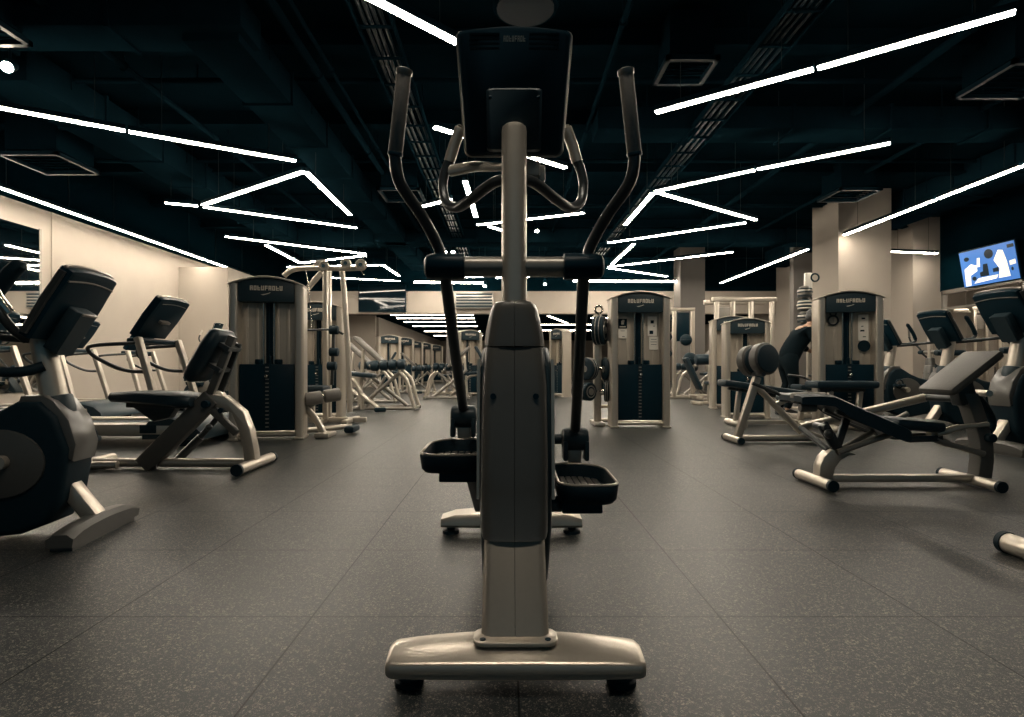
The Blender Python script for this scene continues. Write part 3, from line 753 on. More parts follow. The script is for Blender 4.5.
for i, (px, Y, lab) in enumerate(((390, 19.0, 'first tower in the far row left of the mast, beside the roller pads'), (404, 20.6, 'second tower from the left in the far row'), (414, 23.5, 'third tower from the left in the far row'),
                                  (424, 25.4, 'fourth tower of the far row, second from its right end'), (435, 28.0, 'last and smallest tower of the far row'))):
    copy_tree(TW, lab, ((px - CX) * Y / FOC, Y, 0), math.radians((30, 28, 20, 10, 10)[i]), 1.05, 'towers in the far room', skip=('number_strip', 'number_print'))

# stickers on the middle and right towers
def sticker(name, lab, tw, x, z, w, h, m, marks=()):
    p = Vector((x, .29 * .62 - .022, z)); Rm = Matrix.Rotation(tw.rotation_euler.z, 3, 'Z')
    q = Rm @ p + Vector(tw.location)
    t = thing(name, lab, 'sticker', q, tw.rotation_euler.z, 'stickers on the weight towers')
    MB().box((0, 0, 0), (w, .004, h)).build('sheet', m, t)
    if marks:
        b = MB()
        for mx, mz, mw, mh in marks: b.box((mx * w, -.003, mz * h), (mw * w, .002, mh * h))
        b.build('print', 'black' if m == 'white' else 'lightmark', t)
sticker('warning_sticker', 'black square sticker with pale figure on the left shield of the middle tower', T_mid, -.205, 1.36, .115, .125, 'black', ((0, .1, .3, .4), (.08, .28, .25, .2), (0, -.35, .7, .12)))
sticker('instruction_sticker', 'white square notice below the black sticker on the middle tower', T_mid, -.205, 1.225, .11, .125, 'white', ((0, .3, .5, .04), (.1, -.3, .3, .06)))
sticker('instruction_sticker', 'tall white diagram sheet on the right shield of the middle tower, upper one', T_mid, .185, 1.325, .12, .255, 'white', ((0, .22, .35, .16), (-.1, -.32, .4, .18), (.2, .0, .2, .03)))
sticker('instruction_sticker', 'white text sheet low on the right shield of the middle tower', T_mid, .205, 1.10, .12, .17, 'white', ((0, .3, .6, .03), (0, .1, .7, .03), (0, -.1, .6, .03)))
sticker('instruction_sticker', 'tall white instruction sheet on the tower before the big pillar', T_right, .2, 1.3, .12, .34, 'white', ((0, .35, .35, .06), (-.1, .05, .2, .03), (-.1, -.12, .4, .06), (.1, -.35, .3, .03)))
t = thing('round_sticker', 'black round disc hung below the instruction sheet of the pillar tower', 'disc', Vector(T_right.location) + T_right.matrix_basis.to_3x3() @ Vector((.2, .13, 1.06)), T_right.rotation_euler.z)
MB().cyl((0, 0, 0), (0, .012, 0), .075, 24, .003).build('disc', 'rubber', t)
t = thing('round_sticker', 'round grey ring emblem on the left shield of the pillar tower', 'sticker', Vector(T_right.location) + T_right.matrix_basis.to_3x3() @ Vector((-.16, .145, 1.4)), T_right.rotation_euler.z)
MB().torus((0, 0, 0), .06, .012, 'y').build('ring', 'dtube', t); MB().torus((0, 0, .09), .035, .01, 'y').build('small_ring', 'dtube', t)

# ------------------------------------------------------------------ exercise bike (console back towards local -y)
def make_bike():
    r = thing('exercise_bike', 'exercise bike with big round black housing at the left edge', 'exercise bike', (0, 0, 0), 0, 'exercise bikes')
    fb = MB()
    rings = []
    for i in range(9):
        u = -1 + 2 * i / 8; x = .27 * u; e = max(0, abs(u) - .8) / .2
        top = .105 - .02 * u * u - .01 * e; rings.append([(x, -.475, .02), (x, -.48, top - .02), (x, -.455, top), (x, -.40, top), (x, -.37, top - .02), (x, -.37, .02)])
    fb.loft(rings); fb.box((0, -.42, .012), (.5, .09, .024))
    fb.build('front_stabilizer', 'gun', r)
    MB().beam((0, -.42, .08), (0, -.28, .27), .085, .07, .012).build('front_strut', 'silver', r)
    poly = [(-.36, .42), (-.35, .33), (-.325, .18), (-.27, .08), (-.15, .035), (.0, .025), (.2, .06), (.38, .14), (.52, .26), (.56, .36), (.46, .44), (.28, .48), (.1, .52), (-.02, .57), (-.14, .64), (-.24, .64), (-.31, .57)]
    MB().prism(poly, 'x', -.11, .11, .03, 3).build('drive_housing', 'rubber', r)
    # grey nose shell along the front edge
    nose = [(-.385, .44), (-.355, .55), (-.29, .64), (-.25, .665), (-.15, .665), (-.14, .635), (-.22, .615), (-.28, .55), (-.32, .45), (-.335, .38), (-.37, .36)]
    MB().prism(nose, 'x', -.09, .09, .012).build('nose_shell', 'shroud', r)
    for s in (-1, 1):
        d = MB().prism([(-.08 + .19 * math.cos(2 * PI * k / 32), .36 + .155 * math.sin(2 * PI * k / 32)) for k in range(32)], 'x', s * .11 - .012, s * .11 + .012, .006).build('side_disc', 'gun', r)
        an = math.radians(200 if s < 0 else 20); q = Vector((s * .14, -.1, .37)); e2 = Vector((s * .14, -.1 - .17 * math.cos(an), .37 + .17 * math.sin(an)))
        MB().beam(q, e2, .02, .045, .008, up=(1, 0, 0)).cyl((s * .11, -.1, .37), (s * .155, -.1, .37), .032, 16).build('crank_arm', 'mast', r)
        pz = e2 + Vector((s * .06, 0, 0))
        MB().box(pz, (.1, .1, .03), bev=.008).torus((pz.x, pz.y, pz.z + .02), .05, .008, 'x').build('pedal', 'rubber', r)
    # mast, console
    MB().tube([(0, -.25, .60), (0, -.185, .93)], [.056, .050], 20).build('mast', 'mast', r)
    MB().cyl((0, -.262, .56), (0, -.238, .655), .072, 20, .01).build('mast_collar', 'char', r)
    th = math.radians(33)
    def cm(x, v, d): return (x, -.25 - v * .37 * math.sin(th) * .9 + d * math.cos(th), .915 + v * .37 * math.cos(th) + d * math.sin(th))
    def ring(d, i):
        P = [(-.178 + i, .0 + i * 2), (.178 - i, .0 + i * 2), (.187 - i, .5), (.178 - i, .95 - i)]
        P += [((.178 - i) * math.cos(PI * k / 8), .97 + .05 * math.sin(PI * k / 8) - i * 2) for k in range(0, 9)] + [(-.178 + i, .95 - i), (-.187 + i, .5)]
        return [cm(x, v, d) for x, v in P]
    co = MB().loft([ring(-.0, .02), ring(.004, .006), ring(.02, 0), ring(.055, 0), ring(.065, .01)]).build('console', 'black', r, angle=45)
    P = ring(.04, -.002)[3:13]; MB().tube(P, .009, 6).build('top_edge', 'dsilver', co)
    b = MB()
    for s in (-1, 1):
        Q = [cm(s * .187, v, .035) for v in (.05, .5, .93)]; b.tube(Q, .016, 8)
    b.each('side_edge', 'dtube', co)
    def rib(v): return [cm(-.17 + .34 * k / 8, v + .04 * math.sin(PI * k / 8), .0) for k in range(9)]
    MB().tube(rib(.84), .004, 6).build('moulded_line', 'dsilver', co)
    def br(d, i): return [cm(x, v, d) for x, v in rrect(-.07 + i, .07 - i, -.1, .52, .02, 3)]
    bk = MB().loft([br(-.06, .01), br(-.05, 0), br(.002, 0)]).build('console_bracket', 'char', co)
    MB().box(cm(0, .5, -.05), (.11, .035, .012), (th, 0, 0), .004).build('bracket_cap', 'dsilver', bk)
    def sc(d, i): return [cm(x, v, d) for x, v in rrect(-.16 + i, .16 - i, .2, .9, .02, 3)]
    MB().loft([sc(.064, 0), sc(.068, .002)]).build('screen', 'screen', co)
    # handlebars towards the rider, turning up
    for s in (-1, 1):
        h = MB().tube([(0, -.16, .92), (s * .14, -.08, .93), (s * .21, .08, .95), (s * .22, .26, .965), (s * .21, .33, 1.01), (s * .2, .28, 1.10), (s * .19, .20, 1.2)], .017, 12, smooth=5).build('handlebar', 'dtube', r)
        MB().tube([(s * .208, .325, 1.02), (s * .2, .28, 1.10), (s * .19, .20, 1.2), (s * .188, .19, 1.21)], [.022, .022, .022, .012], 12, smooth=3).build('grip', 'rubber', h)
    MB().box((0, .0, .94), (.2, .2, .04), bev=.012).build('handlebar_tray', 'black', r)
    # seat and rear
    MB().beam((0, .36, .3), (0, .62, .8), .07, .07, .012, up=(1, 0, 0)).build('seat_post', 'mast', r)
    st = [(.13 * math.sin(PI * k / 12 + .0) * (1 if True else 0), 0) for k in range(3)]
    sh = [(-.03, .42), (.03, .42), (.06, .52), (.11, .62), (.125, .70), (.10, .755), (0, .77), (-.10, .755), (-.125, .70), (-.11, .62), (-.06, .52)]
    MB().prism(sh, 'z', .80, .87, .025, 3).build('seat', 'pad', r)
    MB().beam((0, .3, .09), (0, .78, .06), .09, .06, .012).build('rear_rail', 'dsilver', r)
    MB().box((0, .78, .05), (.5, .09, .07), bev=.02).box((0, .78, .01), (.46, .06, .02)).build('rear_stabilizer', 'dsilver', r)
    return r
BK = make_bike()
BK.location = (-2.37, 2.62, 0); BK.rotation_euler = (0, 0, PI / 2 + math.radians(7))
BK['label'] = 'large exercise bike with big round black housing at the left edge of the floor'
bs = ((5.0, 5.25, -84, 'exercise bike at the right edge with its console up beside the grey arm pad'), (5.88, 7.2, -84, 'exercise bike in the middle of the right row, behind the grey arm pad'),
      (6.1, 8.6, -84, 'exercise bike tucked just right of the tower before the pillar'))
for x, y, a, l in bs: copy_tree(BK, l, (x, y, 0), math.radians(a), 1.2)
# tall arms of the nearest bike, reaching out of the left frame edge
_m = BK.matrix_basis.inverted() if False else (Matrix.Translation(BK.location) @ Matrix.Rotation(BK.rotation_euler.z, 4, 'Z')).inverted()
def _l(px, py, Y): return _m @ at(px, py, Y)
_a = MB().tube([_l(26, 340, 2.55), _l(14, 330, 2.5), _l(2, 316, 2.46), _l(-14, 290, 2.44), _l(-30, 262, 2.44)], .02, 12, smooth=4).build('side_arm', 'dtube', BK)
MB().tube([_l(10, 313, 2.47), _l(-2, 297, 2.45), _l(-20, 268, 2.44)], .021, 12).build('arm_sleeve', 'chrome', _a)
_a = MB().tube([_l(-40, 330, 2.75), _l(-22, 312, 2.75), _l(-8, 296, 2.75), _l(12, 272, 2.75), _l(20, 264, 2.75), _l(22, 261, 2.75)], [.03, .034, .036, .036, .034, .02], 16).build('long_arm_grip', 'rubber', BK)
MB().tube([_l(-40, 330, 2.75), _l(-60, 372, 2.72), _l(-40, 420, 2.72)], .022, 10, smooth=4).build('long_arm', 'dtube', BK)
MB().tube([_l(44, 366, 2.6), _l(20, 372, 2.55), _l(-20, 372, 2.5), _l(-60, 380, 2.5)], .024, 12, smooth=4).build('front_grip_bar', 'rubber', BK)

# ------------------------------------------------------------------ treadmill (motor hood towards local -y)
def make_treadmill():
    r = thing('treadmill', 'treadmill', 'treadmill', (0, 0, 0), 0, 'treadmills by the left wall')
    MB().box((0, .75, .17), (.52, 1.75, .04)).cyl((-.26, 1.62, .16), (.26, 1.62, .16), .04, 14).build('running_belt', 'rubber', r)
    for s in (-1, 1):
        sr = MB().box((s * .34, .72, .16), (.17, 1.9, .12), bev=.03).build('side_rail', 'silver', r)
        MB().box((s * .425, .1, .17), (.012, .16, .08), bev=.004).build('rail_patch', 'rubber', sr)
        MB().box((s * .36, -.2, .03), (.08, .2, .06), bev=.015).box((s * .36, 1.5, .05), (.08, .1, .1), bev=.015).each('foot', 'rubber', r)
    rg = []
    for y, h in ((-.42, .10), (-.40, .17), (-.3, .25), (-.1, .30), (.1, .27), (.16, .2)):
        rg.append([(-.42, y, .07), (-.42, y, h - .03), (-.37, y, h), (.37, y, h), (.42, y, h - .03), (.42, y, .07)])
    MB().loft(rg).build('motor_hood', 'char', r)
    for s in (-1, 1):
        MB().beam((s * .36, -.02, .14), (s * .33, .26, 1.06), .06, .075, .015, up=(1, 0, 0)).build('upright', 'mast', r)
        MB().tube([(s * .33, .24, 1.02), (s * .36, .3, 1.0), (s * .38, .6, .98), (s * .37, .72, .95), (s * .34, .66, .86), (s * .33, .4, .74), (s * .33, .2, .72)], .019, 10, smooth=5).build('handrail', 'dtube', r)
    MB().tube([(-.33, .26, 1.04), (-.2, .40, 1.02), (0, .45, 1.01), (.2, .40, 1.02), (.33, .26, 1.04)], .02, 10, smooth=4).build('front_handlebar', 'dtube', r)
    th = math.radians(36)
    def cm(x, v, d): return (x, .34 - v * .48 * math.sin(th) + d * math.cos(th), 1.06 + v * .48 * math.cos(th) + d * math.sin(th))
    def ring(d, i):
        P = [(-.25 + i, i), (.25 - i, i), (.27 - i, .5), (.255 - i, .95 - i)]
        P += [((.255 - i) * math.cos(PI * k / 8), .96 + .05 * math.sin(PI * k / 8) - i) for k in range(1, 8)] + [(-.255 + i, .95 - i), (-.27 + i, .5)]
        return [cm(x, v, d) for x, v in P]
    co = MB().loft([ring(0, .03), ring(.006, .01), ring(.03, 0), ring(.07, 0), ring(.08, .01)]).build('console', 'black', r, angle=45)
    P = ring(.05, -.002)[3:12]; MB().tube(P, .010, 6).build('top_edge', 'silver', co)
    MB().tube([cm(-.2 + .4 * k / 8, .86 + .03 * math.sin(PI * k / 8), 0) for k in range(9)], .004, 6).build('moulded_line', 'dsilver', co)
    MB().box(cm(0, .45, -.012), (.15, .05, .03), (th, 0, 0), .008).build('badge_plate', 'dsilver', co)
    def sc(d, i): return [cm(x, v, d) for x, v in rrect(-.2 + i, .2 - i, .15, .9, .02, 3)]
    MB().loft([sc(.079, 0), sc(.083, .002)]).build('screen', 'screen', co)
    MB().box((0, .32, 1.03), (.66, .12, .05), bev=.02).build('console_bridge', 'black', r)
    return r
TM = make_treadmill()
TM.location = (-6.1, 8.3, 0); TM.rotation_euler = (0, 0, PI / 2); TM['label'] = 'treadmill by the left wall seen under the big bike console'
copy_tree(TM, 'treadmill by the left wall, next one behind the big bike console', (-6.1, 9.75, 0))
copy_tree(TM, 'treadmill with large tilted console nearest the weight bench on the left', (-3.45, 6.0, 0), None, 1.03)
copy_tree(TM, 'treadmill nearest along the left wall, cut off by the left frame edge', (-6.1, 6.9, 0))
place_el('elliptical trainer by the left wall seen just left of the bench backrest', -6.3, 11.5, PI / 2, .95)
place_el('elliptical trainer farthest back along the left wall by the corner, above the bench backrest', -6.45, 12.9, PI / 2, .95)
place_el('elliptical trainer near the right windows behind the middle bike of the right row', 7.6, 9.6, -PI / 2, .95)
place_el('elliptical trainer by the right windows behind the bike at the right edge', 7.4, 7.6, -PI / 2, .95)

# ------------------------------------------------------------------ benches
def cushion(b, p0, p1, w, t, bev=.03, up=(0, 1, 0)):
    """Padded slab from p0 to p1 (long axis), w across along Y, t thick."""
    return b.beam(p0, p1, t, w, bev, up=up)

def bench_right():
    O = Vector((2.6, 3.72, 0)); r = thing('weight_bench', 'low padded bench with raised grey arm pad in the right foreground', 'weight bench', O)
    Y = 3.74
    def P(px, py, y=Y): return at(px, py, y)
    # base
    b = MB().cyl((2.06, 3.56, .04), (2.06, 3.97, .04), .035, 20)
    fr = b.build('front_crossbar', 'silver', r, O)
    b = MB()
    for y in (3.555, 3.975): b.cyl((2.06, y - .012, .04), (2.06, y + .012, .04), .0365, 20)
    b.each('end_cap', 'rubber', fr, O)
    fr = MB().cyl((3.10, 3.53, .04), (3.10, 4.0, .04), .035, 20).build('rear_crossbar', 'silver', r, O)
    b = MB()
    for y in (3.525, 4.005): b.cyl((3.10, y - .012, .04), (3.10, y + .012, .04), .0365, 20)
    b.each('end_cap', 'rubber', fr, O)
    MB().beam((2.06, Y, .055), (3.10, Y, .055), .06, .05, .012).build('base_rail', 'silver', r, O)
    # curved front leg
    b = MB(); pts = [(2.10, .06), (2.105, .14), (2.13, .20), (2.175, .245), (2.22, .265)]
    poly = [(x - .045, z) for x, z in pts] + [(x + .045 + .01 * i, z - .012 * i) for i, (x, z) in enumerate(pts)][::-1]
    b.prism(poly, 'y', Y - .045, Y + .045, .008).build('front_leg', 'silver', r, O)
    # adjusting bracket and handle
    b = MB().beam((2.20, Y - .03, .22), (2.08, Y - .03, .42), .03, .07, .008, up=(1, 0, 0)).cyl((2.085, Y - .08, .40), (2.085, Y + .06, .40), .022, 12)
    b.ball((2.09, Y - .09, .36), .03).beam((2.2, Y + .03, .22), (2.28, Y + .03, .46), .03, .05, .006, up=(1, 0, 0))
    b.build('adjusting_bracket', 'dtube', r, O)
    # supports up to the pad
    b = MB().tube([(2.17, Y - .06, .235), (2.35, Y - .06, .30), (2.72, Y - .06, .42)], .02, 12).tube([(2.25, Y + .05, .24), (2.7, Y + .05, .48)], .018, 12)
    b.each('support_strut', 'dsilver', r, O)
    # seat pads
    b = MB(); rr = []
    for x, z, t in ((1.885, .605, .035), (1.90, .615, .05), (2.0, .618, .055), (2.10, .612, .06), (2.20, .565, .085), (2.35, .50, .09), (2.50, .435, .09), (2.56, .41, .08), (2.585, .39, .05)):
        rr.append([(x, Y + yy * .15, z + (.0 if abs(yy) < .99 else -.012) - (t if k else 0)) for k, ys in ((0, (-1, -.85, .85, 1)), (1, (1, .85, -.85, -1))) for yy in ys])
    b.loft(rr).build('long_pad', 'pad', r, O, angle=50)
    b = MB()
    for x0, x1 in ((1.885, 2.0), (1.995, 2.11)): b.cyl((x0, Y - .02, .59), (x1, Y - .02, .592), .035, 18, .01)
    b.cyl((1.92, Y - .05, .525), (2.03, Y - .05, .527), .028, 16, .008)
    b.build('end_roller', 'grip', r, O)
    cushion(MB(), (2.50, Y, .43), (2.82, Y, .405), .30, .075, .03).build('seat_pad', 'pad', r, O)
    b = MB()
    for s in (-1, 1): b.beam((2.15, Y + s * .07, .51), (2.62, Y + s * .07, .32), .035, .04, .006).beam((2.62, Y + s * .07, .32), (2.84, Y + s * .07, .33), .03, .04, .006)
    b.each('pad_rail', 'dtube', r, O)
    # struts to the rear post
    b = MB().cyl((2.80, Y - .07, .355), (2.95, Y - .07, .40), .022, 12).cyl((2.95, Y - .07, .40), (3.14, Y - .07, .42), .016, 12).cyl((2.80, Y - .07, .355), (2.80, Y - .02, .355), .03, 14)
    b.build('upper_strut', 'silver', r, O)
    MB().cyl((2.82, Y - .06, .31), (3.12, Y - .06, .225), .02, 12).cyl((2.80, Y - .06, .325), (2.88, Y - .06, .295), .026, 12).build('lower_strut', 'dsilver', r, O)
    # rear post, curved
    pts = [(3.14, .06), (3.155, .18), (3.15, .30), (3.12, .42), (3.08, .54), (3.05, .62)]
    poly = [(x - .045, z) for x, z in pts] + [(x + .05, z) for x, z in pts][::-1]
    po = MB().prism(poly, 'y', Y - .05, Y + .05, .012).build('rear_post', 'gun', r, O)
    MB().cyl((3.16, Y - .09, .33), (3.16, Y + .08, .33), .03, 14, .006).build('knob', 'rubber', po, O)
    MB().beam((3.05, Y, .55), (3.0, Y, .72), .09, .12, .012, up=(1, 0, 0)).build('pad_bracket', 'dtube', r, O)
    cushion(MB(), (2.80, 3.68, .625), (3.13, 3.68, .885), .30, .062, .028).build('arm_pad', 'padgrey', r, O)
    # lever with grip on the far side
    b = MB().tube([(3.18, Y + .12, .62), (3.26, Y + .12, .55), (3.33, Y + .12, .42), (3.30, Y + .12, .34)], .028, 12, smooth=4)
    b.build('lever_grip', 'rubber', r, O)
    MB().cyl((3.16, Y - .06, .62), (3.18, Y + .14, .62), .022, 12).build('lever_shaft', 'silver', r, O)
    MB().cyl((2.1, 4.02, .36), (2.99, 4.02, .575), .03, 12).build('side_bar', 'silver', r, O)
    MB().cyl((2.99, 4.02, .575), (3.05, Y, .58), .025, 12).cyl((2.1, 4.02, .36), (2.14, Y, .24), .02, 12).each('side_bar_link', 'dtube', r, O)
    return r
BR = bench_right()

def bench_left():
    Y = 4.36; O = Vector((-2.45, Y, 0)); r = thing('weight_bench', 'weight bench with tilted backrest and arched silver leg in the left foreground', 'weight bench', O)
    fr = MB().cyl((-1.955, 4.08, .045), (-1.955, 4.66, .045), .04, 20).build('front_crossbar', 'silver', r, O)
    b = MB()
    for y in (4.07, 4.67): b.cyl((-1.955, y - .012, .045), (-1.955, y + .012, .045), .044, 20)
    b.each('end_cap', 'rubber', fr, O)
    MB().cyl((-3.22, Y + .02, .05), (-1.96, Y, .05), .035, 14).cyl((-3.3, Y - .1, .045), (-2.98, Y - .06, .045), .03, 14).build('base_rail', 'silver', r, O)
    MB().cyl((-3.24, 4.1, .045), (-3.24, 4.62, .045), .04, 16).build('rear_crossbar', 'silver', r, O)
    MB().beam((-2.80, Y - .02, .03), (-2.27, Y - .02, .56), .09, .14, .01, up=(1, 0, -1)).build('main_beam', 'gun', r, O)
    pts = [(-2.30, .565), (-2.17, .55), (-2.07, .44), (-2.015, .30), (-1.985, .15), (-1.975, .07)]
    poly = [(x, z + .02) for x, z in pts[:2]] + [(x + .045, z + .01) for x, z in pts[2:]] + [(x - .045, z) for x, z in pts[2:]][::-1] + [(-2.20, .47), (-2.28, .50)]
    MB().prism(poly, 'y', Y - .05, Y + .05, .012).build('arched_leg', 'silver', r, O)
    b = MB().beam((-2.34, Y - .03, .53), (-2.08, Y - .03, .28), .05, .05, .006, up=(1, 0, 0)).build('gusset_strut', 'gun', r, O)
    b = MB().cyl((-2.6, Y + .08, .06), (-2.42, Y + .08, .24), .032, 12).cyl((-2.42, Y + .08, .24), (-2.28, Y + .08, .40), .022, 12).ball((-2.27, Y + .06, .42), .03).ball((-2.29, Y - .04, .33), .025)
    b.build('gas_strut', 'dtube', r, O)
    b = MB().cyl((-2.29, Y - .11, .51), (-2.29, Y + .1, .51), .028, 16).cyl((-2.19, Y - .07, .46), (-2.19, Y + .06, .46), .02, 12)
    b.build('pivot_bolt', 'black', r, O)
    rr = []
    for x, z, t, w in ((-3.02, .585, .04, .11), (-2.99, .60, .07, .14), (-2.8, .605, .085, .165), (-2.55, .60, .10, .17), (-2.43, .585, .105, .165), (-2.39, .565, .07, .14)):
        rr.append([(x, Y + yy * w, z + dz) for yy, dz in ((-1, -.02), (-.85, 0), (.85, 0), (1, -.02), (1, -t + .015), (.85, -t), (-.85, -t), (-1, -t + .015))])
    MB().loft(rr).build('seat_pad', 'pad', r, O, angle=50)
    b = MB().prism([(-2.93, .52), (-2.52, .52), (-2.60, .40), (-2.72, .37)], 'y', Y - .04, Y + .04, .006).beam((-2.93, Y, .50), (-2.36, Y, .49), .09, .04, .008).build('seat_bracket', 'dtube', r, O)
    # backrest
    rr = []
    for t, w, th in ((0, .12, .05), (.06, .15, .085), (.3, .165, .10), (.7, .165, .10), (.94, .15, .09), (1, .12, .05)):
        c = Vector((-2.415 + .225 * t, 0, .69 + .385 * t)); nx, nz = -.863, .505
        rr.append([(c.x + nx * q, Y + yy * w, c.z + nz * q) for yy, q in ((-1, th * .25), (-.85, th * .5), (.85, th * .5), (1, th * .25), (1, -th * .25), (.85, -th * .5), (-.85, -th * .5), (-1, -th * .25))])
    MB().loft(rr).build('backrest', 'pad', r, O, angle=50)
    MB().beam((-2.31, Y - .02, .53), (-2.115, Y - .02, 1.03), .05, .06, .008, up=(1, 0, 0)).build('backrest_post', 'gun', r, O)
    MB().beam((-2.27, Y + .1, .6), (-2.13, Y + .1, .98), .03, .05, .006, up=(1, 0, 0)).build('backrest_post', 'dtube', r, O)
    b = MB()
    for t in (.3, .75): b.box((-2.28 + .155 * t, Y + .02, .68 + .36 * t), (.1, .2, .03), (0, math.radians(30), 0))
    b.each('backrest_plate', 'dtube', r, O)
    return r
BL = bench_left()

# bench whose crossbar end shows at the right edge
r = thing('flat_bench', 'bench cut off by the right frame edge, only the silver end of its crossbar showing', 'weight bench', (2.7, 2.1, 0)); O = r.location.copy()
fr = MB().cyl((2.14, 1.86, .045), (2.14, 2.40, .045), .042, 20).build('front_crossbar', 'silver', r, O)
b = MB()
for y in (1.85, 2.41): b.cyl((2.14, y - .012, .045), (2.14, y + .012, .045), .046, 20)
b.each('end_cap', 'rubber', fr, O)
MB().beam((2.14, 2.13, .055), (3.3, 2.13, .055), .06, .05, .012).build('base_rail', 'silver', r, O)
MB().cyl((3.3, 1.86, .045), (3.3, 2.40, .045), .042, 20).build('rear_crossbar', 'silver', r, O)
MB().beam((2.6, 2.13, .07), (2.6, 2.13, .4), .06, .06, .01).beam((3.1, 2.13, .07), (3.1, 2.13, .4), .06, .06, .01).each('post', 'silver', r, O)
MB().box((2.95, 2.13, .43), (1.1, .28, .08), bev=.03).build('seat_pad', 'pad', r, O)

# back extension bench with the two round hip pads
def hip_bench():
    Y = 5.85; O = Vector((2.75, Y, 0)); r = thing('back_extension_bench', 'back extension bench with two big round hip pads on a slanted post', 'weight bench', O)
    def P(px, py, dy=0): q = at(px, py, Y + dy); return q
    a = P(737, 440); a.z = .05; t = P(757, 377)
    MB().beam(a, t, .075, .07, .012, up=(0, 1, 0)).build('slanted_post', 'silver', r, O)
    c = P(755, 385); d = P(801, 432)
    MB().cyl(c, d, .032, 14).build('diagonal_brace', 'silver', r, O)
    MB().cyl((a.x, Y, .05), (P(815, 436).x, Y, .05), .034, 14).build('base_rail', 'silver', r, O)
    cb = MB().cyl((a.x - .03, Y - .17, .04), (a.x - .03, Y + .24, .04), .034, 18).build('front_crossbar', 'silver', r, O)
    b = MB()
    for y in (Y - .175, Y + .245): b.cyl((a.x - .03, y - .012, .04), (a.x - .03, y + .012, .04), .0355, 18)
    b.each('end_cap', 'rubber', cb, O)
    MB().beam(P(800, 430), P(817, 436), .3, .03, .008).build('foot_plate', 'silver', r, O)
    # two oval pads, faces turned to the upper right of the viewer
    for k, (px, py, dy) in enumerate(((764, 359, -.12), (751, 361, .12))):
        q = P(px, py, dy); n = Vector((.38, -.92, .1)).normalized()
        m = n.to_track_quat('Z', 'Y').to_matrix().to_4x4()
        b = MB().tube([(0, 0, -.06), (0, 0, -.055), (0, 0, -.035), (0, 0, .035), (0, 0, .05), (0, 0, .055)], [.13, .15, .165, .165, .15, .13], 28)
        b.bm.transform(m); 
        for v in b.bm.verts: v.co.x *= 1.0; v.co += q
        pdm = b.build('hip_pad', 'padgrey', r, O)
        b = MB().tube([(0, 0, .05), (0, 0, .064), (0, 0, .068)], [.146, .142, .125], 28); b.bm.transform(m)
        for v in b.bm.verts: v.co += q
        b.build('pad_face', 'pad', pdm, O)
    q = P(757, 374)
    MB().cyl((q.x - .02, Y - .2, q.z), (q.x - .02, Y + .2, q.z), .022, 12).build('pad_axle', 'dtube', r, O)
    # ankle pads and handles
    q = P(790, 398)
    MB().cyl((q.x, Y - .22, q.z), (q.x, Y + .22, q.z), .05, 16, .012).build('ankle_roller', 'pad', r, O)
    MB().beam(P(775, 405), q, .05, .05, .008).build('roller_arm', 'silver', r, O)
    MB().tube([P(752, 383, -.15), P(775, 392, -.18), P(780, 395, -.18)], .018, 10).build('side_handle', 'dtube', r, O)
    return r
hip_bench()

# dark flat bench behind it with its frame
def flat_bench(lab, x0, x1, Y, z0, z1, w=.3, name='flat_bench'):
    O = Vector(((x0 + x1) / 2, Y, 0)); r = thing(name, lab, 'weight bench', O)
    cushion(MB(), (x0, Y, z0), (x1, Y, z1), w, .09, .03).build('seat_pad', 'pad', r, O)
    MB().beam((x0 + .1, Y, z0 - .07), (x1 - .1, Y, z1 - .07), .06, .05, .008).build('pad_rail', 'dtube', r, O)
    for x, z in ((x0 + .2, z0), (x1 - .2, z1)):
        MB().beam((x, Y, .06), (x + .05, Y, z - .07), .06, .06, .01).build('leg', 'silver', r, O)
        MB().cyl((x, Y - .3, .04), (x, Y + .3, .04), .04, 14).build('crossbar', 'silver', r, O)
    MB().beam((x0 + .2, Y, .05), (x1 - .2, Y, .05), .06, .05, .01).build('base_rail', 'silver', r, O)
    return r
flat_bench('long dark sloping bench behind the back extension bench', 2.85, 4.1, 7.5, .58, .40)
flat_bench('short dark bench right of the sloping bench, in front of the pillar tower', 3.78, 4.55, 7.0, .57, .57, .32)

# backrest pad machine beside the pillar tower
def pad_seat(lab, x, Y, rz, h=1.08, cat='weight machine', name='seated_machine'):
    r = thing(name, lab, cat, (x, Y, 0), math.radians(rz))
    MB().box((0, 0, .04), (.9, .08, .07), bev=.015).box((-.4, 0, .04), (.08, .6, .07), bev=.015).box((.4, 0, .04), (.08, .6, .07), bev=.015).build('base_frame', 'silver', r)
    MB().beam((.15, 0, .07), (.32, 0, h - .1), .08, .06, .012, up=(1, 0, 0)).build('back_post', 'silver', r)
    MB().beam((-.15, 0, .07), (-.1, 0, .44), .07, .06, .012, up=(1, 0, 0)).build('seat_post', 'silver', r)
    cushion(MB(), (-.34, 0, .48), (.1, 0, .46), .34, .08, .03).build('seat_pad', 'pad', r)
    cushion(MB(), (.12, 0, .54), (.28, 0, h), .3, .085, .035).build('backrest', 'pad', r)
    for s in (-1, 1): MB().tube([(.1, s * .2, .5), (-.05, s * .3, .62), (-.3, s * .3, .66)], .018, 10, smooth=3).build('side_handle', 'dtube', r)
    return r
PS = pad_seat('seat with tall dark backrest in front of the leaning person', 4.75, 8.6, 0, 1.06)
copy_tree(PS, 'seat with dark backrest at the back just left of the central mast', ((452 - CX) * 15.8 / FOC, 15.8, 0), math.radians(20), 1.1)
copy_tree(PS, 'seat with dark backrest at the far left behind the pulldown frame', (-3.05, 7.1, 0), math.radians(120), 1.05)

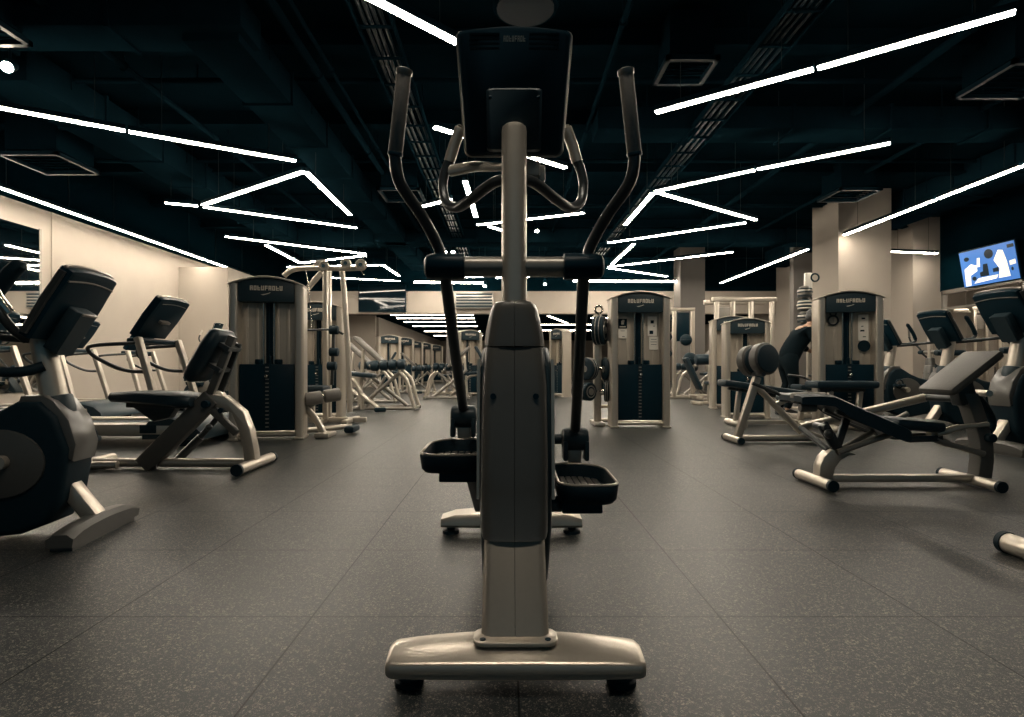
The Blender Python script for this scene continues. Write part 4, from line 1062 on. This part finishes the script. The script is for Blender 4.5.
# ------------------------------------------------------------------ leg curl foot at the nearest left tower
def leg_curl():
    Y = 6.35; O = at(318, 405, Y); O.z = 0; r = thing('leg_curl_machine', 'leg curl roller arm with two dark rollers beside the nearest left tower', 'weight machine', O)
    q0, q1 = at(303, 400, Y - .1), at(340, 394, Y + .12)
    d = (q1 - q0); 
    MB().cyl(q0 + d * .03, q0 + d * .5, .075, 20, .02).build('foam_roller', 'grip', r, O)
    MB().cyl(q0 + d * .56, q1, .075, 20, .02).build('foam_roller', 'grip', r, O)
    MB().cyl(q0 - d * .02, q1 + d * .02, .03, 14).build('roller_axle', 'chrome', r, O)
    MB().tube([at(298, 402, Y), at(308, 410, Y), at(319, 424, Y), at(326, 440, Y)], .036, 12, smooth=5, flat=1.3).build('curved_leg', 'silver', r, O)
    MB().box((at(326, 440, Y).x, Y - .02, .03), (.16, .3, .05), bev=.012).build('foot', 'silver', r, O)
    MB().cyl(at(300, 431, Y + .1), at(352, 426, Y + .3), .03, 12).build('base_rail', 'silver', r, O)
    MB().box((at(352, 427, Y + .3).x, Y + .3, .06), (.12, .3, .08), bev=.03).build('end_bar', 'rubber', r, O)
    MB().beam((q0 + d * .5) + Vector((0, 0, -.02)), at(300, 412, Y), .05, .05, .008).build('roller_arm', 'dsilver', r, O)
    return r
leg_curl()

# ------------------------------------------------------------------ pulldown frame with pulleys
def pulldown():
    Y = 7.75; O = at(330, 418, Y); O.z = 0; r = thing('pulldown_machine', 'tall silver pulldown frame with three pulleys on its top boom', 'weight machine', O)
    p = lambda x, y, d=0: at(x, y, Y + d)
    MB().tube([p(284, 276), p(290, 271), p(300, 268.5), p(325, 268), p(345, 268.5), p(361, 268)], .037, 12, smooth=4).build('top_boom', 'silver', r, O)
    up = []
    for x, d in ((325.5, 0), (329, .3)):
        b = MB().beam((p(x, 270, d).x, Y + d, .05), p(x, 270, d), .065, .075, .012); b.build('upright', 'silver', r, O)
    MB().tube([p(342, 270, .1), p(344, 290, .1), p(346, 320, .1), p(348, 350, .1), p(350, 412, .1)], .04, 12, flat=.8).build('upright', 'silver', r, O)
    MB().beam(p(322, 272), p(302, 295), .07, .06, .012, up=(0, 1, 0)).build('corner_brace', 'silver', r, O)
    for x, y, rr in ((324, 266, .07), (346, 263.5, .072), (361, 265, .08)):
        q = p(x, y, -.05)
        w = MB().cyl((q.x, q.y - .02, q.z), (q.x, q.y + .02, q.z), rr, 22, .008).build('pulley', 'silver', r, O)
        MB().cyl((q.x, q.y - .035, q.z), (q.x, q.y + .035, q.z), .028, 12).build('pulley_hub', 'chrome', w, O)
        MB().torus((q.x, q.y - .02, q.z), rr - .014, .01, 'y').build('pulley_rim', 'silver', w, O)
    MB().prism([(p(312, 267).x, p(312, 267).z), (p(316, 261).x, p(316, 261).z), (p(325, 259.5).x, p(325, 259.5).z), (p(330, 266).x, p(330, 266).z)], 'y', Y - .02, Y + .02, .004).build('pulley_guard', 'dsilver', r, O)
    b = MB().tube([p(306, 270, -.1), p(309, 290, -.1), p(312, 330, -.1)], .007, 6).tube([p(361, 270, -.1), p(364, 275, -.1)], .007, 6); b.each('cable', 'chrome', r, O)
    q = p(312, 330, -.1)
    MB().tube([q + Vector((-.45, .1, -.06)), q + Vector((-.3, .05, 0)), q, q + Vector((.3, -.05, 0)), q + Vector((.45, -.1, -.06))], .016, 10, smooth=3).build('pulldown_bar', 'dtube', r, O)
    b = MB().box((p(335, 0).x, Y + .15, .045), (.8, .08, .07), bev=.015)
    b.box((p(322, 0).x, Y + .15, .04), (.08, .7, .06), bev=.015).box((p(348, 0).x, Y + .15, .04), (.08, .7, .06), bev=.015); b.build('base_frame', 'silver', r, O)
    q = at(312, 385, Y - .3)
    cushion(MB(), (q.x - .2, q.y, .5), (q.x + .2, q.y, .5), .32, .08, .03).build('seat_pad', 'pad', r, O)
    MB().beam((q.x, q.y, .05), (q.x, q.y, .46), .07, .07, .01).build('seat_post', 'silver', r, O)
    for k, (x, y) in enumerate(((334, 330), (334, 352), (332, 366))):
        q = at(x, y, Y - .2); MB().cyl((q.x - .06, q.y, q.z), (q.x + .06, q.y, q.z), .06, 14, .014).build('thigh_roller', 'rubber', r, O)
    MB().beam(at(334, 325, Y - .2), at(332, 385, Y - .2), .04, .04, .006).build('roller_post', 'dtube', r, O)
    return r
pulldown()

# ------------------------------------------------------------------ row of leg machines in the left distance
def leg_press(lab, px, Y, rz=0, sc=1.0):
    r = thing('leg_extension_machine', lab, 'weight machine', ((px - CX) * Y / FOC, Y, 0), math.radians(rz), 'leg machines in the distance'); r.scale = (sc,) * 3
    # base rails and crossing struts
    b = MB().cyl((-.55, -.25, .05), (.55, -.25, .05), .03, 10).cyl((-.55, .25, .05), (.6, .25, .05), .03, 10).cyl((.55, -.35, .05), (.55, .35, .05), .03, 10).cyl((-.55, -.35, .05), (-.55, .35, .05), .03, 10)
    b.build('base_frame', 'dsilver', r)
    b = MB().cyl((-.45, -.25, .05), (.3, -.25, .68), .035, 10).cyl((-.5, .2, .75), (.35, .2, .07), .035, 10).cyl((-.3, -.25, .05), (.05, -.25, .62), .026, 10); b.each('cross_strut', 'dsilver', r)
    for s in (-1, 1): MB().tube([(.28, s * .25, .70), (.42, s * .25, .55), (.5, s * .25, .25), (.56, s * .25, .05)], .035, 10, smooth=4).build('front_leg', 'silver', r)
    for k in range(4): MB().cyl((-.2 + k * .155, -.3, .80 + k * .008), (-.055 + k * .155, -.3, .805 + k * .008), .095, 16, .035).build('foam_roller', 'pad', r)
    MB().cyl((-.23, -.3, .80), (.44, -.3, .83), .03, 12).beam((.1, -.3, .8), (.1, .0, .72), .05, .05, .008).build('roller_axle', 'dsilver', r)
    cushion(MB(), (-.55, 0, 1.32), (.0, 0, .82), .34, .07, .025).build('backrest', 'grip', r)
    cushion(MB(), (-.98, .05, .86), (-.7, .05, 1.34), .3, .08, .03).build('rear_pad', 'pad', r)
    MB().beam((-.9, .05, .06), (-.8, .05, 1.0), .06, .06, .01).beam((-.5, .05, .06), (-.42, .05, 1.1), .06, .06, .01).each('rear_post', 'silver', r)
    cushion(MB(), (-1.0, 0, .7), (-.2, 0, .62), .36, .08, .03).build('seat_pad', 'pad', r)
    MB().tube([(-.75, -.35, .62), (-.5, -.35, .55), (-.36, -.35, .3), (-.34, -.35, .04)], .035, 10, smooth=4).build('arched_leg', 'silver', r)
    MB().cyl((-.34, -.35, .3), (.0, -.55, .06), .04, 10).build('foot_strut', 'silver', r)
    MB().box((.02, -.56, .05), (.2, .12, .08), (0, 0, .3), .03).build('foot_bar', 'rubber', r)
    return r
LP = leg_press('leg machine with a thick four part roller left of the left lower lever', 386, 10.2)
for lab, px, Y, rz, sc in (('leg machine further back with a diagonal arm, right of the thick roller', 448, 13.6, 180, .95), ('leg machine partly hidden behind the thick four part roller', 372, 12.2, 0, 1.0),
                           ('small leg machine in the far distance between the rollers and the lever', 418, 16.5, 10, .9),
                           ('leg machine at the back right, beside the dark horizontal roller', 694, 14.6, 180, .95)):
    copy_tree(LP, lab, ((px - CX) * Y / FOC, Y, 0), math.radians(rz), sc)

# ------------------------------------------------------------------ plate tree with loose plates, right of the mast
r = thing('weight_plate_tree', 'silver upright plate post holding black plates left of the middle tower', 'rack', (1.225, 7.62, 0)); O = r.location.copy()
MB().beam((1.225, 7.62, .04), (1.225, 7.62, 1.5), .10, .09, .015).build('post', 'silver', r, O)
MB().box((1.225, 7.62, .03), (.14, .5, .05), bev=.012).cyl((1.225, 7.62, .06), (1.6, 7.8, .06), .03, 12).cyl((1.225, 7.62, .25), (1.6, 7.8, .25), .025, 12).cyl((1.225, 7.62, .42), (1.6, 7.8, .42), .022, 12).build('base', 'silver', r, O)
for z, s in ((1.27, 0), (.76, -1), (.76, 1), (.46, -1), (.46, 1)):
    if s: MB().cyl((1.225, 7.60, z), (1.225 + s * .24, 7.5, z), .022, 12).build('peg', 'chrome', r, O)
    else: MB().cyl((1.225, 7.62, z), (1.225, 7.40, z), .022, 12).build('peg', 'chrome', r, O)
MB().cyl((1.225, 7.64, .62), (1.46, 8.04, .62), .02, 10).build('peg', 'chrome', r, O)
def plate(lab, c, ax, rad, th, name='weight_plate'):
    c = Vector(c); ax = Vector(ax).normalized(); t = thing(name, lab, 'weight plate', c, 0, 'plates on the post by the middle tower')
    m = ax.to_track_quat('Z', 'Y').to_matrix().to_4x4()
    b = MB().tube([(0, 0, -th / 2), (0, 0, -th / 2 + .001), (0, 0, -th / 2 + .012), (0, 0, th / 2 - .012), (0, 0, th / 2 - .001), (0, 0, th / 2)], [rad * .6, rad * .9, rad, rad, rad * .9, rad * .6], 28)
    b.bm.transform(m); pb = b.build('disc', 'rubber', t)
    b = MB()
    for q in (-.16, .16): b.torus((0, 0, q * th), rad * .99, .006, 'z')
    b.torus((0, 0, th / 2), rad * .62, .008, 'z'); b.bm.transform(m); b.build('rim', 'dsilver', t)
    b = MB().cyl((0, 0, -th / 2 - .004), (0, 0, th / 2 + .012), .045, 16); b.bm.transform(m); b.build('hub', 'dsilver', t)
    return t
plate('stack of black plates with pale rims at the top of the plate post', (1.225, 7.42, 1.27), (.92, -.38, 0), .19, .15)
plate('black plate at mid height on the left side of the plate post', (1.08, 7.53, .76), (.75, .66, 0), .15, .13)
plate('black plate at mid height on the right side of the plate post', (1.34, 7.53, .76), (.98, .2, 0), .15, .10)
plate('ribbed black roller plate low on the left of the plate post', (1.03, 7.52, .46), (.6, -.8, 0), .12, .26)
plate('black plate low on the right side of the plate post', (1.34, 7.52, .46), (.97, -.25, 0), .14, .07)
tp = thing('hook_handle', 'round silver hook on top of the plate post', 'handle', (1.225, 7.5, 1.5)); MB().torus((0, 0, .05), .05, .014, 'y').build('ring', 'chrome', tp); MB().cyl((0, 0, -.06), (0, 0, .01), .02, 10).build('shank', 'chrome', tp)
pl = plate('black plate with pale emblem leaning low behind the middle tower', (1.46, 8.0, .62), (.3, -.95, 0), .2, .06); b = MB().tube([(-.1, -.05, .06), (.02, -.05, .12), (.08, -.05, .03)], .012, 8)
b.build('emblem', 'lightmark', pl)

# storage rack and cable machine behind the middle tower
r = thing('cable_machine', 'silver cable machine frame right behind the middle tower', 'weight machine', at(672, 398, 13.6)); r.location.z = 0
b = MB()
for x in (-.5, .05, .5): b.beam((x, 0, .04), (x, 0, 2.2 if x else 2.1), .09, .08, .012)
b.each('upright', 'silver', r); MB().beam((-.55, 0, 2.17), (.55, 0, 2.17), .09, .08, .012).build('top_beam', 'silver', r)
MB().box((.0, 0, .05), (1.2, .08, .08), bev=.015).box((.5, -.3, .05), (.08, .8, .08), bev=.015).box((-.5, -.3, .05), (.08, .8, .08), bev=.015).build('base_frame', 'silver', r)
MB().box((.28, .05, 1.75), (.3, .06, .7), bev=.01).build('stack_cover', 'black', r)
for z in (1.95, 1.5, 1.1): MB().cyl((-.1, -.06, z), (-.1, -.02, z), .09, 16, .01).build('pulley', 'rubber', r)
cushion(MB(), (.55, -.35, .25), (.2, -.35, 1.0), .35, .08, .03).build('sloping_pad', 'pad', r)
b = MB().cyl((.65, -.35, 1.0), (1.0, -.5, .1), .05, 12).cyl((.3, -.35, .1), (1.3, -.45, .1), .04, 12); b.build('side_strut', 'silver', r)
def roller(lab, px, py, Y, rx=.15, ry=.1): 
    q = at(px, py, Y); t = thing('medicine_ball', lab, 'ball', q, 0, 'black balls by the cable machine')
    MB().ball((0, 0, 0), rx, u=20, v=14).build('ball_body', 'rubber', t); MB().torus((0, 0, 0), rx, .008, 'z').build('seam', 'char', t); return t
roller('black ball highest on the cable machine behind the middle tower', 686, 340, 13.3, .14); roller('black ball beside the dark roller right of the cable machine', 690, 359, 13.3, .16)
r = thing('roller_stand', 'dark horizontal roller on a silver stand right of the cable machine', 'weight machine', at(711, 395, 11.6)); r.location.z = 0
MB().cyl((-.32, 0, .93), (.25, 0, .95), .11, 18, .03).build('foam_roller', 'pad', r)
MB().beam((-.05, 0, .05), (-.02, 0, .9), .06, .06, .01).beam((.1, 0, .05), (-.02, 0, .6), .05, .05, .01).build('post', 'silver', r)
MB().box((0, 0, .04), (.8, .07, .06), bev=.015).box((-.3, 0, .04), (.07, .6, .06), bev=.015).box((.3, 0, .04), (.07, .6, .06), bev=.015).build('base_frame', 'silver', r)
cushion(MB(), (-.1, .0, .45), (.35, 0, .45), .3, .07, .025).build('seat_pad', 'pad', r)
for s in (0,): MB().ball((.1, .0, 1.17), .11).build('head_pad', 'rubber', r)
# cable crossover beside the person
r = thing('cable_crossover', 'tall pale crossover frame behind the leaning person', 'weight machine', (5.15, 12.2, 0)); O = r.location
b = MB()
for x in (-.6, -.25, .15, .6): b.beam((x, 0, .03), (x, 0, 2.25), .09, .09, .012)
b.each('upright', 'silver', r); MB().beam((-.7, 0, 2.24), (.7, 0, 2.24), .1, .1, .012).beam((-.7, .5, 2.24), (.7, .5, 2.24), .1, .1, .012).each('top_beam', 'silver', r)
MB().box((0, 0, .04), (1.4, .1, .07), bev=.015).box((0, .5, .04), (1.4, .1, .07), bev=.015).each('base_frame', 'silver', r)
MB().box((-.42, .02, 1.9), (.24, .05, .35), bev=.01).build('pulley_plate', 'dsilver', r)
b = MB()
for k in range(14): b.box((.38, .1, .1 + k * .05), (.32, .14, .045), bev=.004, seg=1)
b.build('weight_stack', 'char', r)
copy_tree(bpy.data.objects[r.name], 'crossover frame standing in the room beyond the right windows', (12.3, 14.2, 0), math.radians(10), group='frames beyond the windows')
# rack of striped balls at the side of the pillar
r = thing('ball_rack', 'vertical rack pole carrying striped balls at the left side of the big pillar', 'rack', (5.55, 10.35, 0)); RL = r.location
MB().beam((0, .0, .03), (0, .0, 2.45), .06, .06, .01).build('pole', 'silver', r); MB().box((0, 0, .02), (.5, .5, .04), bev=.01).build('base', 'silver', r)
MB().torus((.09, -.06, 2.42), .07, .016, 'y').build('hook', 'black', r); MB().box((-.02, -.03, 2.36), (.14, .06, .3), bev=.02).build('top_sign', 'white', r)
b = MB()
for z in (2.12, 1.89, 1.66, 1.43): b.torus((-.13, -.12, z - .06), .11, .012, 'z')
b.each('ring_holder', 'dtube', r)
for k, z in enumerate((2.12, 1.89, 1.66, 1.43)):
    t = thing('striped_ball', ('top striped ball on the rack by the pillar', 'second striped ball from the top of the rack by the pillar', 'third striped ball from the top of the rack by the pillar', 'lowest striped ball on the rack, just above the leaning person')[k], 'ball', (5.42, 10.23, z + .02), 0, 'striped balls on the rack by the pillar')
    MB().ball((0, 0, 0), .125, u=20, v=14).build('ball_body', ('dsilver', 'char', 'dsilver', 'char')[k], t)
    b = MB()
    for a in (-.5, 0, .5): b.torus((0, 0, .125 * math.sin(a)), .125 * math.cos(a), .012, 'z')
    b.build('stripe', 'lightmark' if k % 2 else 'rubber', t)

# ------------------------------------------------------------------ the person
def skin_mesh(name, verts, edges, radii, root, m, parent, sub=2):
    me = bpy.data.meshes.new(name); me.from_pydata([Vector(v) for v in verts], edges, [])
    o = bpy.data.objects.new(name, me); COL.objects.link(o)
    md = o.modifiers.new('skin', 'SKIN'); md.use_smooth_shade = True
    s = o.modifiers.new('sub', 'SUBSURF'); s.levels = sub; s.render_levels = sub
    sv = me.skin_vertices[0].data
    for i, rr in enumerate(radii):
        sv[i].radius = rr if isinstance(rr, tuple) else (rr, rr); sv[i].use_root = (i == root)
    dg = bpy.context.evaluated_depsgraph_get(); dg.update()
    me2 = bpy.data.meshes.new_from_object(o.evaluated_get(dg)); me2.name = name
    bpy.data.objects.remove(o)
    o2 = bpy.data.objects.new(name, me2); COL.objects.link(o2)
    me2.materials.clear(); me2.materials.append(M[m]); me2.shade_smooth()
    if parent is not None: o2.parent = parent
    return o2
def person():
    r = thing('person', 'person in black clothes bending forward beside the tower before the pillar', 'person', (4.60, 9.2, 0))
    V, E, R = [], [], []
    def chain(pts, start=None):
        k = start
        for p, rad in pts:
            V.append(p); R.append(rad); i = len(V) - 1
            if k is not None: E.append((k, i))
            k = i
        return k
    # local: facing +x, leaning forward; y across the shoulders
    chain([((0, 0, .95), (.10, .12))])
    sp = chain([((.06, 0, 1.07), (.095, .105)), ((.15, 0, 1.20), (.11, .13)), ((.25, 0, 1.33), (.12, .15)), ((.31, 0, 1.40), (.08, .1))], 0)
    nk = chain([((.36, 0, 1.46), .055), ((.40, 0, 1.53), .075), ((.43, 0, 1.61), .09), ((.43, 0, 1.68), .065)], sp)
    body_hands = []
    for s in (-1, 1):
        a = chain([((.27, s * .17, 1.37), .065), ((.33, s * .22, 1.2), .05), ((.37, s * .23, 1.10), .043), ((.5, s * .2, 1.04), .036), ((.60, s * .16, 1.02), .028), ((.65, s * .155, 1.02), .034)], sp)
        for k in range(4):
            yy = s * .155 + (k - 1.5) * .019; L = (.05, .058, .054, .042)[k]
            chain([((.69, yy, 1.022), .0095), ((.69 + L * .6, yy, 1.01), .009), ((.69 + L * .8, yy, .985), .008)], a)
        chain([((.665, s * .155 - s * .04, 1.01), .0105), ((.70, s * .155 - s * .05, .99), .009)], a)
        chain([((-.01, s * .10, .86), .10), ((.05, s * .11, .50), .064), ((.02, s * .115, .45), .06), ((-.03, s * .12, .28), .055), ((-.08, s * .12, .09), .038), ((.0, s * .125, .045), .035), ((.09, s * .13, .035), .032)], 0)
    skin_mesh('body', V, E, R, 0, 'skin', r)
    # face details
    b = MB().ball((.515, 0, 1.60), .016, 1.2, .8, 1.3).ball((.507, -.032, 1.615), .009).ball((.507, .032, 1.615), .009); b.ball((.43, -.088, 1.60), .02, .8, .4, 1.3).ball((.43, .088, 1.60), .02, .8, .4, 1.3); b.build('face_features', 'skin', r)
    b = MB().ball((.415, 0, 1.645), .108, 1.02, .95, .9, (0, .35, 0)).ball((.365, 0, 1.60), .085, .8, 1, 1.1); b.build('hair', 'hair', r)
    # shirt
    V.clear(); E.clear(); R.clear()
    chain([((-.03, 0, .84), (.185, .19))])
    sp = chain([((.06, 0, 1.07), (.165, .175)), ((.15, 0, 1.20), (.16, .175)), ((.25, 0, 1.33), (.145, .185)), ((.31, 0, 1.405), (.09, .11)), ((.335, 0, 1.43), .066)], 0)
    for s in (-1, 1): chain([((.27, s * .17, 1.37), .085), ((.33, s * .22, 1.2), .07), ((.37, s * .23, 1.10), .062), ((.46, s * .21, 1.06), .054)], 3)
    skin_mesh('shirt', V, E, R, 0, 'shirt', r)
    V.clear(); E.clear(); R.clear()
    chain([((.04, 0, 1.04), (.14, .17)), ((.0, 0, .95), (.155, .18))])
    for s in (-1, 1): chain([((-.01, s * .10, .84), .125), ((.05, s * .11, .50), .085), ((.02, s * .115, .45), .08), ((-.03, s * .12, .28), .072), ((-.075, s * .12, .10), .058)], 1)
    skin_mesh('trousers', V, E, R, 0, 'shirt', r)
    for s in (-1, 1):
        MB().loft([[(-.14, s * .125 - .035, 0), (-.14, s * .125 + .035, 0), (-.14, s * .125 + .03, .08), (-.14, s * .125 - .03, .08)], [(-.04, s * .125 - .045, 0), (-.04, s * .125 + .045, 0), (-.04, s * .125 + .04, .1), (-.04, s * .125 - .04, .1)],
                   [(.08, s * .13 - .05, 0), (.08, s * .13 + .05, 0), (.08, s * .13 + .04, .065), (.08, s * .13 - .04, .065)], [(.15, s * .13 - .035, 0), (.15, s * .13 + .035, 0), (.15, s * .13 + .02, .03), (.15, s * .13 - .02, .03)]]).build('shoe', 'cloth2', r)
    return r
person()

# ------------------------------------------------------------------ added teal fill light
w = bpy.data.worlds.new('teal_fill'); bpy.context.scene.world = w; w.use_nodes = True
w.node_tree.nodes['Background'].inputs[0].default_value = (.025, .055, .07, 1); w.node_tree.nodes['Background'].inputs[1].default_value = 1.0  # teal fill added to tint the shadows, entering through the open rear

# ------------------------------------------------------------------ camera and view
cam = bpy.data.cameras.new('camera'); co = bpy.data.objects.new('camera', cam); COL.objects.link(co)
co.location = (0, 0, CAMZ); co.rotation_euler = (PI / 2, 0, 0)
cam.sensor_width = 36; cam.lens = FOC / 1024 * 36; cam.shift_x = (512 - CX) / 1024; cam.shift_y = (HY - 358.5) / 1024
cam.clip_start = .05; cam.clip_end = 120
sc = bpy.context.scene; sc.camera = co
sc.view_settings.view_transform = 'Standard'; sc.view_settings.look = 'None'; sc.view_settings.gamma = 1; sc.view_settings.use_curve_mapping = False
sc.view_settings.exposure = 0.2
